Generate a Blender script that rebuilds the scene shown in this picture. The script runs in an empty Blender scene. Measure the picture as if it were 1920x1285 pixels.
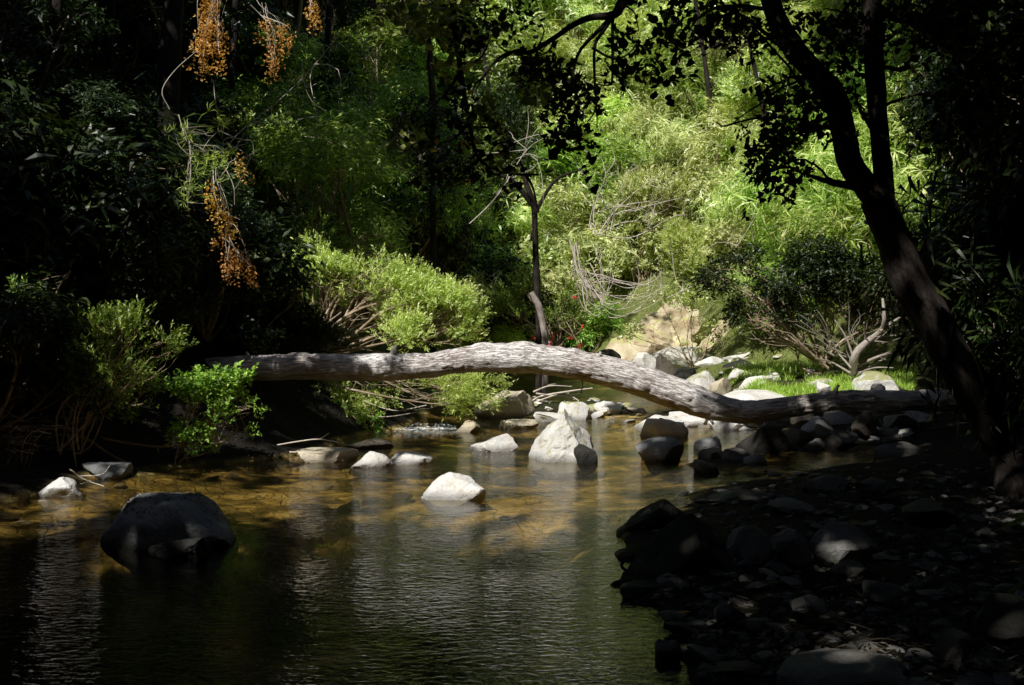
import bpy, math, random
import numpy as np
from mathutils import Vector
rng = np.random.default_rng(7)
random.seed(7)
scene = bpy.context.scene
COL = scene.collection

# ------------------------------------------------------------------ camera model (measured from the photograph)
F, CH, HY = 2133.33, 1.5, 600.0
TH = math.atan((642.5 - HY) / F)
FW = np.array([0, math.cos(TH), -math.sin(TH)]); UP = np.array([0, math.sin(TH), math.cos(TH)]); RT = np.array([1., 0, 0])
CAM = np.array([0, 0, CH])
def ray(px, py): return FW + RT * (px - 960) / F + UP * (642.5 - py) / F
def P(px, py, Y):
    d = ray(px, py); return CAM + d * (Y / d[1])
def G(px, py, z=0.0):
    d = ray(px, py); return CAM + d * ((z - CH) / d[2])
def proj(Q):
    R = Q - CAM
    dz = R @ FW; dz = np.where(np.abs(dz) < 1e-3, 1e-3, dz)
    return 960 + F * (R @ RT) / dz, 642.5 - F * (R @ UP) / dz, dz
SUN = np.array([-0.36, -0.52, 0.77]); SUN = SUN / np.linalg.norm(SUN)

# ------------------------------------------------------------------ noise
def _h(ix, iy, iz, s):
    n = (ix.astype(np.int64) * 374761393 + iy.astype(np.int64) * 668265263 + iz.astype(np.int64) * 2147483647 + s * 1274126177) & 0xffffffff
    n = ((n ^ (n >> 13)) * 1274126177) & 0xffffffff
    n = ((n ^ (n >> 15)) * 2246822519) & 0xffffffff
    return ((n ^ (n >> 16)) & 0xffffff) / float(0xffffff) * 2 - 1
def vn(Q, s=0):
    Q = np.asarray(Q, float); I = np.floor(Q); f = Q - I; f = f * f * f * (f * (f * 6 - 15) + 10)
    x, y, z = I[:, 0], I[:, 1], I[:, 2]; r = 0
    for a in (0, 1):
        for b in (0, 1):
            for c in (0, 1):
                w = (f[:, 0] if a else 1 - f[:, 0]) * (f[:, 1] if b else 1 - f[:, 1]) * (f[:, 2] if c else 1 - f[:, 2])
                r = r + w * _h(x + a, y + b, z + c, s)
    return r
def fbm(Q, o=4, s=0, g=.5):
    Q = np.asarray(Q, float); r = 0; a = 1; t = 0
    for k in range(o):
        r = r + a * vn(Q * 2.03 ** k + 17.3 * k, s + k); t += a; a *= g
    return r / t

# ------------------------------------------------------------------ object helpers
def tag(o, label=None, cat=None, group=None, kind=None):
    if label: o['label'] = label
    if cat: o['category'] = cat
    if group: o['group'] = group
    if kind: o['kind'] = kind
    return o
def empty(name, loc=(0, 0, 0)):
    o = bpy.data.objects.new(name, None); o.location = loc; o.empty_display_size = .1; COL.objects.link(o); return o
def dup(o, parent=None):
    c = o.copy(); COL.objects.link(c)
    if parent is not None: c.parent = parent
    for ch in list(o.children): dup(ch, c)
    return c
class MB:
    def __init__(s): s.v = []; s.f = []; s.a = []; s.t = []; s.n = 0
    def add(s, v, f, rnd=0.5, tc=None):
        v = np.asarray(v, float); f = np.asarray(f, int)
        s.v.append(v); s.f.append(f + s.n); s.n += len(v)
        s.a.append(np.full(len(v), rnd) if np.isscalar(rnd) else np.asarray(rnd, float))
        s.t.append(v if tc is None else tc)
    def build(s, name, mat, parent=None, smooth=True, origin=None):
        V = np.concatenate(s.v).astype(np.float32)
        if origin is not None: V = V - np.asarray(origin, np.float32)
        me = bpy.data.meshes.new(name)
        me.vertices.add(len(V)); me.vertices.foreach_set('co', V.ravel())
        flat = np.concatenate([f.ravel() for f in s.f]); cnt = np.concatenate([np.full(len(f), f.shape[1]) for f in s.f])
        st = np.concatenate([[0], np.cumsum(cnt)[:-1]])
        me.loops.add(len(flat)); me.loops.foreach_set('vertex_index', flat.astype(np.int32))
        me.polygons.add(len(cnt)); me.polygons.foreach_set('loop_start', st.astype(np.int32)); me.polygons.foreach_set('loop_total', cnt.astype(np.int32))
        me.update(calc_edges=True)
        at = me.attributes.new('rnd', 'FLOAT', 'POINT'); at.data.foreach_set('value', np.concatenate(s.a).astype(np.float32))
        tt = me.attributes.new('tc', 'FLOAT_VECTOR', 'POINT'); tt.data.foreach_set('vector', np.concatenate(s.t).astype(np.float32).ravel())
        me.polygons.foreach_set('use_smooth', np.full(len(cnt), bool(smooth)))
        me.materials.append(mat)
        o = bpy.data.objects.new(name, me); COL.objects.link(o)
        if origin is not None and parent is None: o.location = origin
        if parent is not None: o.parent = parent
        return o
def smooth_path(pts, n):
    p = np.asarray(pts, float); k = len(p)
    if k < 3:
        t = np.linspace(0, 1, n)[:, None]; return p[0] * (1 - t) + p[-1] * t
    q = np.vstack([2 * p[0] - p[1], p, 2 * p[-1] - p[-2]])
    u = np.linspace(0, k - 1 - 1e-6, n); i = u.astype(int); t = (u - i)[:, None]
    a, b, c, d = q[i], q[i + 1], q[i + 2], q[i + 3]
    return .5 * (2 * b + (c - a) * t + (2 * a - 5 * b + 4 * c - d) * t ** 2 + (3 * b - a - 3 * c + d) * t ** 3)
def tube(mb, path, rad, seg=6, rnd=.5, disp=None, cap=True):
    path = np.asarray(path, float); n = len(path); rad = np.broadcast_to(np.asarray(rad, float), (n,)).copy()
    tg = np.gradient(path, axis=0); tg /= np.linalg.norm(tg, axis=1)[:, None] + 1e-9
    N = np.zeros((n, 3)); a = np.array([0, 0, 1.]) if abs(tg[0, 2]) < .9 else np.array([1., 0, 0])
    v = a - tg[0] * (a @ tg[0]); N[0] = v / np.linalg.norm(v)
    for i in range(1, n):
        v = N[i - 1] - tg[i] * (N[i - 1] @ tg[i]); N[i] = v / (np.linalg.norm(v) + 1e-9)
    B = np.cross(tg, N); th = np.arange(seg) / seg * 2 * math.pi
    s = np.concatenate([[0], np.cumsum(np.linalg.norm(np.diff(path, axis=0), axis=1))])
    C, S_ = np.cos(th), np.sin(th)
    tc = np.stack([np.repeat(s, seg), np.outer(rad, C).ravel(), np.outer(rad, S_).ravel()], 1)
    dirs = (N[:, None, :] * C[None, :, None] + B[:, None, :] * S_[None, :, None])
    R = np.repeat(rad, seg).reshape(n, seg)
    if disp is not None: R = R + disp(tc, np.repeat(s, seg), np.tile(th, n), (path[:, None, :] + dirs * R[:, :, None]).reshape(-1, 3)).reshape(n, seg)
    V = (path[:, None, :] + dirs * R[:, :, None]).reshape(-1, 3)
    i = np.arange(n - 1)[:, None] * seg; j = np.arange(seg)[None, :]; k = (j + 1) % seg
    f = np.stack([(i + j), (i + k), (i + seg + k), (i + seg + j)], -1).reshape(-1, 4)
    mb.add(V, f, rnd, tc)
    if cap:
        mb.add(V[:seg], [list(range(seg))[::-1]], rnd, tc[:seg]); mb.add(V[-seg:], [list(range(seg))], rnd, tc[-seg:])
def wander(a, b, n=7, w=.08, sag=0.0):
    a = np.asarray(a, float); b = np.asarray(b, float); L = np.linalg.norm(b - a); t = np.linspace(0, 1, n)[:, None]
    p = a * (1 - t) + b * t; e = np.sin(t * math.pi)
    p = p + e * rng.normal(0, w * L, (1, 3)) + np.sin(t * 2 * math.pi) * rng.normal(0, w * L * .5, (1, 3))
    p[:, 2] -= (e[:, 0] * sag * L); return p

# ------------------------------------------------------------------ materials
def newmat(name):
    m = bpy.data.materials.new(name); m.use_nodes = True; nt = m.node_tree; nt.nodes.clear()
    return m, nt, (lambda t, **k: _nd(nt, t, **k))
def _nd(nt, t, **k):
    n = nt.nodes.new(t)
    for a, b in k.items():
        if a.startswith('i_'):
            key = a[2:]; key = int(key) if key.isdigit() else key.replace('_', ' '); n.inputs[key].default_value = b
        else: setattr(n, a, b)
    return n
def ramp(N, stops, interp='LINEAR'):
    r = N('ShaderNodeValToRGB'); e = r.color_ramp.elements; r.color_ramp.interpolation = interp
    while len(e) < len(stops): e.new(.5)
    for i, (p, c) in enumerate(stops): e[i].position = p; e[i].color = (*c, 1) if len(c) == 3 else c
    return r
def leafmat(name, c1, c2, c3=None, trans=.35, gloss=.35, rough=.4):
    m, nt, N = newmat(name); L = nt.links.new
    at = N('ShaderNodeAttribute', attribute_name='rnd'); oi = N('ShaderNodeObjectInfo')
    st = [(0, c1), (.75, c2)] + ([(1, c3)] if c3 else [])
    r = ramp(N, st); L(at.outputs['Fac'], r.inputs[0])
    hs = N('ShaderNodeHueSaturation'); mr = N('ShaderNodeMapRange'); mr.inputs['To Min'].default_value = .75; mr.inputs['To Max'].default_value = 1.25
    L(oi.outputs['Random'], mr.inputs['Value']); L(mr.outputs[0], hs.inputs['Value'])
    mh = N('ShaderNodeMapRange'); mh.inputs['To Min'].default_value = .485; mh.inputs['To Max'].default_value = .52
    L(oi.outputs['Random'], mh.inputs['Value']); L(mh.outputs[0], hs.inputs['Hue']); L(r.outputs[0], hs.inputs['Color'])
    p = N('ShaderNodeBsdfPrincipled', i_Roughness=rough); p.inputs['Specular IOR Level'].default_value = gloss
    L(hs.outputs[0], p.inputs['Base Color'])
    tr = N('ShaderNodeBsdfTranslucent'); gm = N('ShaderNodeMixRGB', blend_type='MULTIPLY', i_0=1.0); gm.inputs[2].default_value = (1.25, 1.25, .7, 1)
    L(hs.outputs[0], gm.inputs[1]); L(gm.outputs[0], tr.inputs[0])
    mx = N('ShaderNodeMixShader', i_0=trans); L(p.outputs[0], mx.inputs[1]); L(tr.outputs[0], mx.inputs[2])
    o = N('ShaderNodeOutputMaterial'); L(mx.outputs[0], o.inputs[0]); return m
def woodmat(name, c1, c2, c3, sx=4, sr=40, bump=.5, rough=.85):
    m, nt, N = newmat(name); L = nt.links.new
    at = N('ShaderNodeAttribute', attribute_name='tc'); mp = N('ShaderNodeMapping'); mp.inputs['Scale'].default_value = (sx, sr, sr)
    L(at.outputs['Vector'], mp.inputs[0])
    n1 = N('ShaderNodeTexNoise', i_Scale=1.0, i_Detail=6.0, i_Roughness=.65); L(mp.outputs[0], n1.inputs['Vector'])
    n2 = N('ShaderNodeTexNoise', i_Scale=2.2, i_Detail=4.0); L(at.outputs['Vector'], n2.inputs['Vector'])
    nd = N('ShaderNodeTexNoise', i_Scale=.45, i_Detail=5.0, i_Roughness=.7); L(mp.outputs[0], nd.inputs['Vector']); vs = N('ShaderNodeVectorMath', operation='MULTIPLY_ADD'); vs.inputs[1].default_value = (4.5, 4.5, 4.5); L(nd.outputs['Color'], vs.inputs[0]); L(mp.outputs[0], vs.inputs[2])
    vo = N('ShaderNodeTexVoronoi', feature='DISTANCE_TO_EDGE', i_Scale=.8); L(vs.outputs[0], vo.inputs['Vector'])
    r = ramp(N, [(.28, c1), (.5, c2), (.72, c3)]); ad = N('ShaderNodeMath', operation='ADD'); sb = N('ShaderNodeMath', operation='SUBTRACT', i_1=.5)
    L(n2.outputs[0], sb.inputs[0]); ml = N('ShaderNodeMath', operation='MULTIPLY', i_1=.7); L(sb.outputs[0], ml.inputs[0])
    L(n1.outputs[0], ad.inputs[0]); L(ml.outputs[0], ad.inputs[1]); L(ad.outputs[0], r.inputs[0])
    cr = ramp(N, [(0, (.3, .26, .24)), (.07, (1, 1, 1))]); L(vo.outputs['Distance'], cr.inputs[0])
    mc = N('ShaderNodeMixRGB', blend_type='MULTIPLY', i_0=.6); L(r.outputs[0], mc.inputs[1]); L(cr.outputs[0], mc.inputs[2])
    p = N('ShaderNodeBsdfPrincipled', i_Roughness=rough); p.inputs['Specular IOR Level'].default_value = .25; L(mc.outputs[0], p.inputs['Base Color'])
    b = N('ShaderNodeBump', i_Strength=bump, i_Distance=.02); ab = N('ShaderNodeMath', operation='MULTIPLY'); L(n1.outputs[0], ab.inputs[0]); L(cr.outputs[0], ab.inputs[1])
    L(ab.outputs[0], b.inputs['Height']); L(b.outputs[0], p.inputs['Normal'])
    o = N('ShaderNodeOutputMaterial'); L(p.outputs[0], o.inputs[0]); return m
def rockmat(name, c1, c2, moss=0.0, mosscol=(.16, .17, .03), rough=.8, wet=.085, mth=.32):
    m, nt, N = newmat(name); L = nt.links.new
    g = N('ShaderNodeNewGeometry'); oi = N('ShaderNodeObjectInfo')
    tcx = N('ShaderNodeTexCoord'); va = N('ShaderNodeVectorMath', operation='ADD'); L(g.outputs['Position'], va.inputs[0]); L(oi.outputs['Random'], va.inputs[1])
    n1 = N('ShaderNodeTexNoise', i_Scale=3.5, i_Detail=8.0, i_Roughness=.62); L(va.outputs[0], n1.inputs['Vector'])
    n2 = N('ShaderNodeTexNoise', i_Scale=38.0, i_Detail=5.0, i_Roughness=.7); L(va.outputs[0], n2.inputs['Vector'])
    n3 = N('ShaderNodeTexNoise', i_Scale=7.0, i_Detail=6.0, i_Roughness=.7); L(va.outputs[0], n3.inputs['Vector'])
    r = ramp(N, [(.3, c1), (.65, c2)]); L(n1.outputs[0], r.inputs[0])
    r2 = ramp(N, [(.35, (.7, .68, .65)), (.55, (1, 1, 1))]); L(n2.outputs[0], r2.inputs[0])
    mc = N('ShaderNodeMixRGB', blend_type='MULTIPLY', i_0=.6); L(r.outputs[0], mc.inputs[1]); L(r2.outputs[0], mc.inputs[2])
    # stains
    r3 = ramp(N, [(.44, (1, 1, 1)), (.56, (.86, .82, .74)), (.68, (.45, .40, .30))]); L(n3.outputs[0], r3.inputs[0])
    ms = N('ShaderNodeMixRGB', blend_type='MULTIPLY', i_0=.7); L(mc.outputs[0], ms.inputs[1]); L(r3.outputs[0], ms.inputs[2])
    # moss on upward faces
    sp = N('ShaderNodeSeparateXYZ'); L(g.outputs['Normal'], sp.inputs[0])
    mm = N('ShaderNodeMath', operation='MULTIPLY'); L(sp.outputs[2], mm.inputs[0]); L(n3.outputs[0], mm.inputs[1])
    rm = ramp(N, [(mth, (0, 0, 0)), (mth + .1, (1, 1, 1))]); L(mm.outputs[0], rm.inputs[0])
    mf = N('ShaderNodeMath', operation='MULTIPLY', i_1=moss); L(rm.outputs[0], mf.inputs[0])
    mk = N('ShaderNodeMixRGB'); L(mf.outputs[0], mk.inputs[0]); L(ms.outputs[0], mk.inputs[1]); mk.inputs[2].default_value = (*mosscol, 1)
    # wet dark line just above the water
    pz = N('ShaderNodeSeparateXYZ'); L(g.outputs['Position'], pz.inputs[0])
    wr = N('ShaderNodeMapRange'); wr.inputs['From Min'].default_value = .015; wr.inputs['From Max'].default_value = wet; wr.inputs['To Min'].default_value = .4; wr.inputs['To Max'].default_value = 1
    L(pz.outputs[2], wr.inputs['Value']); mw = N('ShaderNodeMixRGB', blend_type='MULTIPLY', i_0=1.0); L(mk.outputs[0], mw.inputs[1]); L(wr.outputs[0], mw.inputs[2])
    p = N('ShaderNodeBsdfPrincipled', i_Roughness=rough); p.inputs['Specular IOR Level'].default_value = .3; L(mw.outputs[0], p.inputs['Base Color'])
    b = N('ShaderNodeBump', i_Strength=.6, i_Distance=.02); L(n2.outputs[0], b.inputs['Height'])
    b2 = N('ShaderNodeBump', i_Strength=.6, i_Distance=.06); L(n3.outputs[0], b2.inputs['Height']); L(b2.outputs[0], b.inputs['Normal']); L(b.outputs[0], p.inputs['Normal'])
    o = N('ShaderNodeOutputMaterial'); L(p.outputs[0], o.inputs[0]); return m

M = {}
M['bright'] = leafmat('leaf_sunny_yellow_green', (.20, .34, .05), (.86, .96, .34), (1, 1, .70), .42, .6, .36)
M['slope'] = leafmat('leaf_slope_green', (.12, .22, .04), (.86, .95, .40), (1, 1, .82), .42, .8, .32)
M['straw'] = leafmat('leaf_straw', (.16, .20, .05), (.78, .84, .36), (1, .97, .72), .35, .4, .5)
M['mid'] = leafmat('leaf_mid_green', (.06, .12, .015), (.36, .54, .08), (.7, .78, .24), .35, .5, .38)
M['dark'] = leafmat('leaf_shaded_green', (.010, .020, .004), (.03, .055, .010), (.07, .09, .02), .25, .45, .4)  # shaded copy of the leaf greens: the shade is put into the colour
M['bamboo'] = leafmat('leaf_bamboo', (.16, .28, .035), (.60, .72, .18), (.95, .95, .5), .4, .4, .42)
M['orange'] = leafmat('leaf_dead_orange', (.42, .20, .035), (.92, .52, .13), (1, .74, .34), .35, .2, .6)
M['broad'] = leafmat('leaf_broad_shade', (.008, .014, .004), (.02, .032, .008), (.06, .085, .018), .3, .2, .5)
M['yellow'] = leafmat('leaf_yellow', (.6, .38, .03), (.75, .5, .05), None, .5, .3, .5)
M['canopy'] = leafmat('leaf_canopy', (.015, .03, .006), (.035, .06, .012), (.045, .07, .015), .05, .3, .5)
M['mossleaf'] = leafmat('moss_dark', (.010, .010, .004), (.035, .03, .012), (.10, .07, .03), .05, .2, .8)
M['grass'] = leafmat('grass_blade', (.20, .36, .03), (.58, .76, .14), (.92, .95, .42), .4, .3, .5)
M['red'] = leafmat('flower_red', (.5, .015, .02), (.75, .04, .04), None, .3, .3, .5)
M['litter'] = leafmat('leaf_litter', (.02, .015, .01), (.07, .055, .035), (.3, .25, .18), .1, .2, .7)
M['log'] = woodmat('log_bark', (.34, .26, .23), (.88, .82, .78), (1, .99, .97), 6, 50, 1.0)
M['bark'] = woodmat('dark_bark', (.010, .008, .006), (.03, .022, .018), (.06, .05, .04), 8, 26, .7)
M['blackbark'] = woodmat('black_bark', (.004, .003, .002), (.012, .009, .007), (.025, .02, .016), 8, 26, .7)
M['palebark'] = woodmat('pale_bark', (.2, .17, .14), (.38, .33, .28), (.55, .5, .45), 8, 40, .4)
M['twig'] = woodmat('dry_twig', (.4, .33, .26), (.7, .62, .52), (.9, .85, .76), 10, 90, .2)
M['stem'] = woodmat('shrub_stem', (.16, .11, .07), (.38, .29, .19), (.62, .52, .4), 10, 60, .3)
M['stick'] = woodmat('orange_stick', (.25, .14, .06), (.45, .28, .12), (.55, .4, .22), 10, 60, .2)
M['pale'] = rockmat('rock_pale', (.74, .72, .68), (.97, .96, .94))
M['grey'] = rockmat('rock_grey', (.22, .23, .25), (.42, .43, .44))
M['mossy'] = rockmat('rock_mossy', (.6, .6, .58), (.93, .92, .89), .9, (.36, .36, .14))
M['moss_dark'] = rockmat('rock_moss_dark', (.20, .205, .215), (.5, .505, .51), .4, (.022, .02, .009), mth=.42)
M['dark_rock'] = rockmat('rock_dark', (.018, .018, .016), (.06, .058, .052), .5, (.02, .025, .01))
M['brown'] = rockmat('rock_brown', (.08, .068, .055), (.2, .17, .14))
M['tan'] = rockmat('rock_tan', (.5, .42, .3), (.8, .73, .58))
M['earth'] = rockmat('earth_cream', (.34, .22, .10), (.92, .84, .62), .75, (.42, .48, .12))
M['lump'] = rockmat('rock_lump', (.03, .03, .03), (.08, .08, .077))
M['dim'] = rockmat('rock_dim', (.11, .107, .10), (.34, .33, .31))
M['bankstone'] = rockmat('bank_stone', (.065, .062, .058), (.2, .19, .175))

# ------------------------------------------------------------------ terrain
WP = [(-5.6, -10), (-5.6, 3), (-5.2, 7)] + [tuple(G(*q)[:2]) for q in
      [(0, 950), (150, 897), (270, 887), (520, 857), (740, 806), (790, 775), (860, 742), (930, 706), (1030, 690), (1160, 697), (1215, 722), (1320, 745), (1400, 800),
       (1600, 832), (1625, 868), (1500, 892), (1340, 915), (1180, 1000), (1168, 1095), (1255, 1180), (1285, 1285)]] + [(.95, 2), (.9, -2), (.9, -10)]
WP = np.array(WP)
def sdist(X, Y):
    p = np.stack([X, Y], 1); A = WP; B = np.roll(WP, -1, 0); d = np.full(len(p), 1e9); ins = np.zeros(len(p), bool)
    for a, b in zip(A, B):
        e = b - a; w = p - a; t = np.clip((w @ e) / (e @ e), 0, 1); d = np.minimum(d, np.linalg.norm(w - t[:, None] * e, axis=1))
        c = ((a[1] > p[:, 1]) != (b[1] > p[:, 1])) & (p[:, 0] < (b[0] - a[0]) * (p[:, 1] - a[1]) / (b[1] - a[1] + 1e-12) + a[0]); ins ^= c
    return np.where(ins, -d, d)
BARS = [(G(1045, 775), .9, 1.5, .30), (G(965, 770), .6, 1.2, .27), (G(1140, 770), .6, 1.0, .27), (G(1260, 790), .9, 1.0, .28), (G(1345, 872), .55, .5, .19), (G(1440, 845), .7, .55, .22), (G(1330, 775), .9, .9, .28), (G(640, 862), .5, .25, .08), (G(1320, 745), 1.0, 1.2, .2)]
def sstep(a, b, x): t = np.clip((x - a) / (b - a), 0, 1); return t * t * (3 - 2 * t)
def height(X, Y):
    X = np.asarray(X, float).ravel(); Y = np.asarray(Y, float).ravel(); d = sdist(X, Y); QQ = np.stack([X, Y, np.zeros_like(X)], 1); d = d + (.22 * fbm(QQ * 1.2, 2, 31) + .08 * fbm(QQ * 5, 2, 33)) * (np.abs(d) < 4)
    Q = np.stack([X, Y, np.zeros_like(X)], 1); n1 = fbm(Q * .9, 4, 3); n2 = fbm(Q * 4.5, 3, 9); n3 = fbm(Q * .15, 2, 5)
    left = sstep(.5, -1.5, X); back = sstep(20, 25, Y); near = sstep(3, -3, Y)
    d0 = (1 - left) * (4.2 - 3.2 * back) + left * .35; d0 = d0 * (1 - near) + near * 2.0
    gr = .62 + .48 * back
    dd = np.maximum(d, 0)
    h = .015 + (.26 - .12 * (1 - left) * (1 - back)) * (1 - np.exp(-dd / .7)) + .05 * n1 * np.minimum(dd, 1) + .03 * n2 * np.minimum(dd * 2, 1)
    h = h + .40 * np.minimum(dd / .5, 1) * sstep(14.8, 18.6, Y) * (1 - sstep(23, 27, Y)) * (1 - left) * sstep(1.5, 2.5, X)
    s = np.maximum(dd - d0, 0); h = h + gr * s ** 1.08 * (1 - .15 * n3)
    h = 42 * np.tanh(h / 42)
    di = np.maximum(-d, 0); yth = 7.5 + 1.3 * sstep(-2.4, -1.0, X) - .5 * sstep(.3, 1.5, X); deep = sstep(yth + .7, yth - .7, Y) * .8 + .10 + .14 * sstep(10, 14, Y)
    bed = -.02 - deep * (1 - np.exp(-di / (.8 + .9 * sstep(-.2, .6, X) * sstep(9, 8, Y)))) + .035 * n2 + .04 * n1
    for c, rx, ry, a in BARS: bed = bed + a * np.exp(-((X - c[0]) / rx) ** 2 - ((Y - c[1]) / ry) ** 2)
    return np.where(d > 0, h, bed)
def _grid(f, x0, x1, y0, y1, st):
    ax = np.arange(x0, x1 + st, st); ay = np.arange(y0, y1 + st, st); A, B = np.meshgrid(ax, ay); H = f(A, B).reshape(A.shape)
    def g(X, Y):
        X = (np.asarray(X, float).ravel() - x0) / st; Y = (np.asarray(Y, float).ravel() - y0) / st
        X = np.clip(X, 0, len(ax) - 1.001); Y = np.clip(Y, 0, len(ay) - 1.001); i = X.astype(int); j = Y.astype(int); u = X - i; v = Y - j
        return H[j, i] * (1 - u) * (1 - v) + H[j, i + 1] * u * (1 - v) + H[j + 1, i] * (1 - u) * v + H[j + 1, i + 1] * u * v
    return g
_g1 = _grid(height, -9, 9, 2, 34, .1); _g2 = _grid(height, -50, 50, -25, 90, .5); height0 = height
def height(X, Y):
    X = np.asarray(X, float).ravel(); Y = np.asarray(Y, float).ravel(); n = (X > -9) & (X < 9) & (Y > 2) & (Y < 34)
    r = np.empty(len(X)); r[n] = _g1(X[n], Y[n]); r[~n] = _g2(X[~n], Y[~n]); return r
def hz(x, y): return float(height([x], [y])[0])

def HIT(px, py, off=0.0, y0=5.0):
    d = ray(px, py); Ys = np.linspace(y0, 75, 900); Q = CAM + d * (Ys / d[1])[:, None]
    b = Q[:, 2] < height(Q[:, 0], Q[:, 1]) + off
    i = int(np.argmax(b)) if b.any() else len(Ys) - 1
    return Q[i]
def axis_(a, b, s, far, k=1.22):
    c = list(np.arange(a, b + 1e-6, s)); st = s; v = b
    while v < far: st *= k; v += st; c.append(v)
    st = s; v = a
    while v > -far: st *= k; v -= st; c.insert(0, v)
    return np.array(c)
gx = axis_(-9, 9, .11, 320); gy = axis_(3, 34, .11, 320)
XX, YY = np.meshgrid(gx, gy); HH = height0(XX, YY); nx, ny = len(gx), len(gy)
fi = (np.arange(ny - 1)[:, None] * nx + np.arange(nx - 1)[None, :]).ravel()
mb = MB(); mb.add(np.stack([XX.ravel(), YY.ravel(), HH], 1), np.stack([fi, fi + 1, fi + nx + 1, fi + nx], 1))
def groundmat():
    m, nt, N = newmat('ground_soil'); L = nt.links.new; g = N('ShaderNodeNewGeometry'); sp = N('ShaderNodeSeparateXYZ'); L(g.outputs['Position'], sp.inputs[0])
    n1 = N('ShaderNodeTexNoise', i_Scale=2.2, i_Detail=8.0, i_Roughness=.65); L(g.outputs['Position'], n1.inputs['Vector'])
    n2 = N('ShaderNodeTexNoise', i_Scale=30.0, i_Detail=6.0, i_Roughness=.7); L(g.outputs['Position'], n2.inputs['Vector'])
    nd = N('ShaderNodeTexNoise', i_Scale=1.6, i_Detail=5.0); L(g.outputs['Position'], nd.inputs['Vector']); vs = N('ShaderNodeVectorMath', operation='MULTIPLY_ADD'); vs.inputs[1].default_value = (.9, .9, .9); L(nd.outputs['Color'], vs.inputs[0]); L(g.outputs['Position'], vs.inputs[2])
    vo = N('ShaderNodeTexVoronoi', i_Scale=5.5); L(vs.outputs[0], vo.inputs['Vector'])
    ve = N('ShaderNodeTexVoronoi', feature='DISTANCE_TO_EDGE', i_Scale=5.5); L(vs.outputs[0], ve.inputs['Vector'])
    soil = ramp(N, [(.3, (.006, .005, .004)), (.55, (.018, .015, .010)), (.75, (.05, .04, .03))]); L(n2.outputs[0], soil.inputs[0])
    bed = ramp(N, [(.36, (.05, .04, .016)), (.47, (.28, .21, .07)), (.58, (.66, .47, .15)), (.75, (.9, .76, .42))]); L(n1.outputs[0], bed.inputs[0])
    sepc = N('ShaderNodeSeparateColor'); L(vo.outputs['Color'], sepc.inputs[0]); mr = N('ShaderNodeMapRange'); mr.inputs['To Min'].default_value = .35; mr.inputs['To Max'].default_value = 1.15; L(sepc.outputs[0], mr.inputs['Value'])
    bm = N('ShaderNodeMixRGB', blend_type='MULTIPLY', i_0=.8); L(bed.outputs[0], bm.inputs[1]); L(mr.outputs[0], bm.inputs[2])
    er = ramp(N, [(0, (.3, .3, .3)), (.12, (1, 1, 1))]); L(ve.outputs['Distance'], er.inputs[0]); bm2 = N('ShaderNodeMixRGB', blend_type='MULTIPLY', i_0=.3); L(bm.outputs[0], bm2.inputs[1]); L(er.outputs[0], bm2.inputs[2])
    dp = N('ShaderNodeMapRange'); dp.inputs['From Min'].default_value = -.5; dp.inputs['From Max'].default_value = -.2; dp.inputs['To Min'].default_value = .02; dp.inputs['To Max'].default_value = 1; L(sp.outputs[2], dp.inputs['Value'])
    yy = N('ShaderNodeMapRange'); yy.inputs['From Min'].default_value = 7.6; yy.inputs['From Max'].default_value = 8.8; yy.inputs['To Min'].default_value = .05; yy.inputs['To Max'].default_value = 1; ya = N('ShaderNodeMath', operation='MULTIPLY_ADD', i_1=1.5); L(n1.outputs[0], ya.inputs[0]); yb = N('ShaderNodeMath', operation='ADD', i_1=-.75); L(sp.outputs[1], yb.inputs[0]); L(yb.outputs[0], ya.inputs[2]); L(ya.outputs[0], yy.inputs['Value'])  # bed colour darkened towards the camera to paint in the shade there
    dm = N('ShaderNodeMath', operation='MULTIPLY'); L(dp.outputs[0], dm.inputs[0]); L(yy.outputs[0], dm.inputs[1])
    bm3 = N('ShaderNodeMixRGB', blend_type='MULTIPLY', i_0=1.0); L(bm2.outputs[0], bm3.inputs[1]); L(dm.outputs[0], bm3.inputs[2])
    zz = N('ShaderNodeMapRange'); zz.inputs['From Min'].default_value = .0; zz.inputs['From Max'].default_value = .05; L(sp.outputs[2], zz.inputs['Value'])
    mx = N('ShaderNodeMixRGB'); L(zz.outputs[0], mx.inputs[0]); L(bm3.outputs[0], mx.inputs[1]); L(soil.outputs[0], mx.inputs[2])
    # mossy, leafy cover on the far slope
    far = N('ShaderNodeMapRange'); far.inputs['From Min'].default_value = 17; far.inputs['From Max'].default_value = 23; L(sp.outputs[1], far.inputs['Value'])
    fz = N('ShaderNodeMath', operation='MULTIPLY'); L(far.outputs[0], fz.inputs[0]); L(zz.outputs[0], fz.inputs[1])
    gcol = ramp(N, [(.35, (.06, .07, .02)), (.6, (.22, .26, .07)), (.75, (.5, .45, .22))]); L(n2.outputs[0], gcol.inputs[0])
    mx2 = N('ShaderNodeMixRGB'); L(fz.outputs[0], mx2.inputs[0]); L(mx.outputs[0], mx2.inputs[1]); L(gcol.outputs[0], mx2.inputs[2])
    p = N('ShaderNodeBsdfPrincipled', i_Roughness=.9); p.inputs['Specular IOR Level'].default_value = .2; L(mx2.outputs[0], p.inputs['Base Color'])
    b = N('ShaderNodeBump', i_Strength=.8, i_Distance=.04); ad = N('ShaderNodeMath', operation='ADD'); L(n2.outputs[0], ad.inputs[0]); L(er.outputs[0], ad.inputs[1]); L(ad.outputs[0], b.inputs['Height']); L(b.outputs[0], p.inputs['Normal'])
    o = N('ShaderNodeOutputMaterial'); L(p.outputs[0], o.inputs[0]); return m
tag(mb.build('ground', groundmat()), kind='structure')

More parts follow.
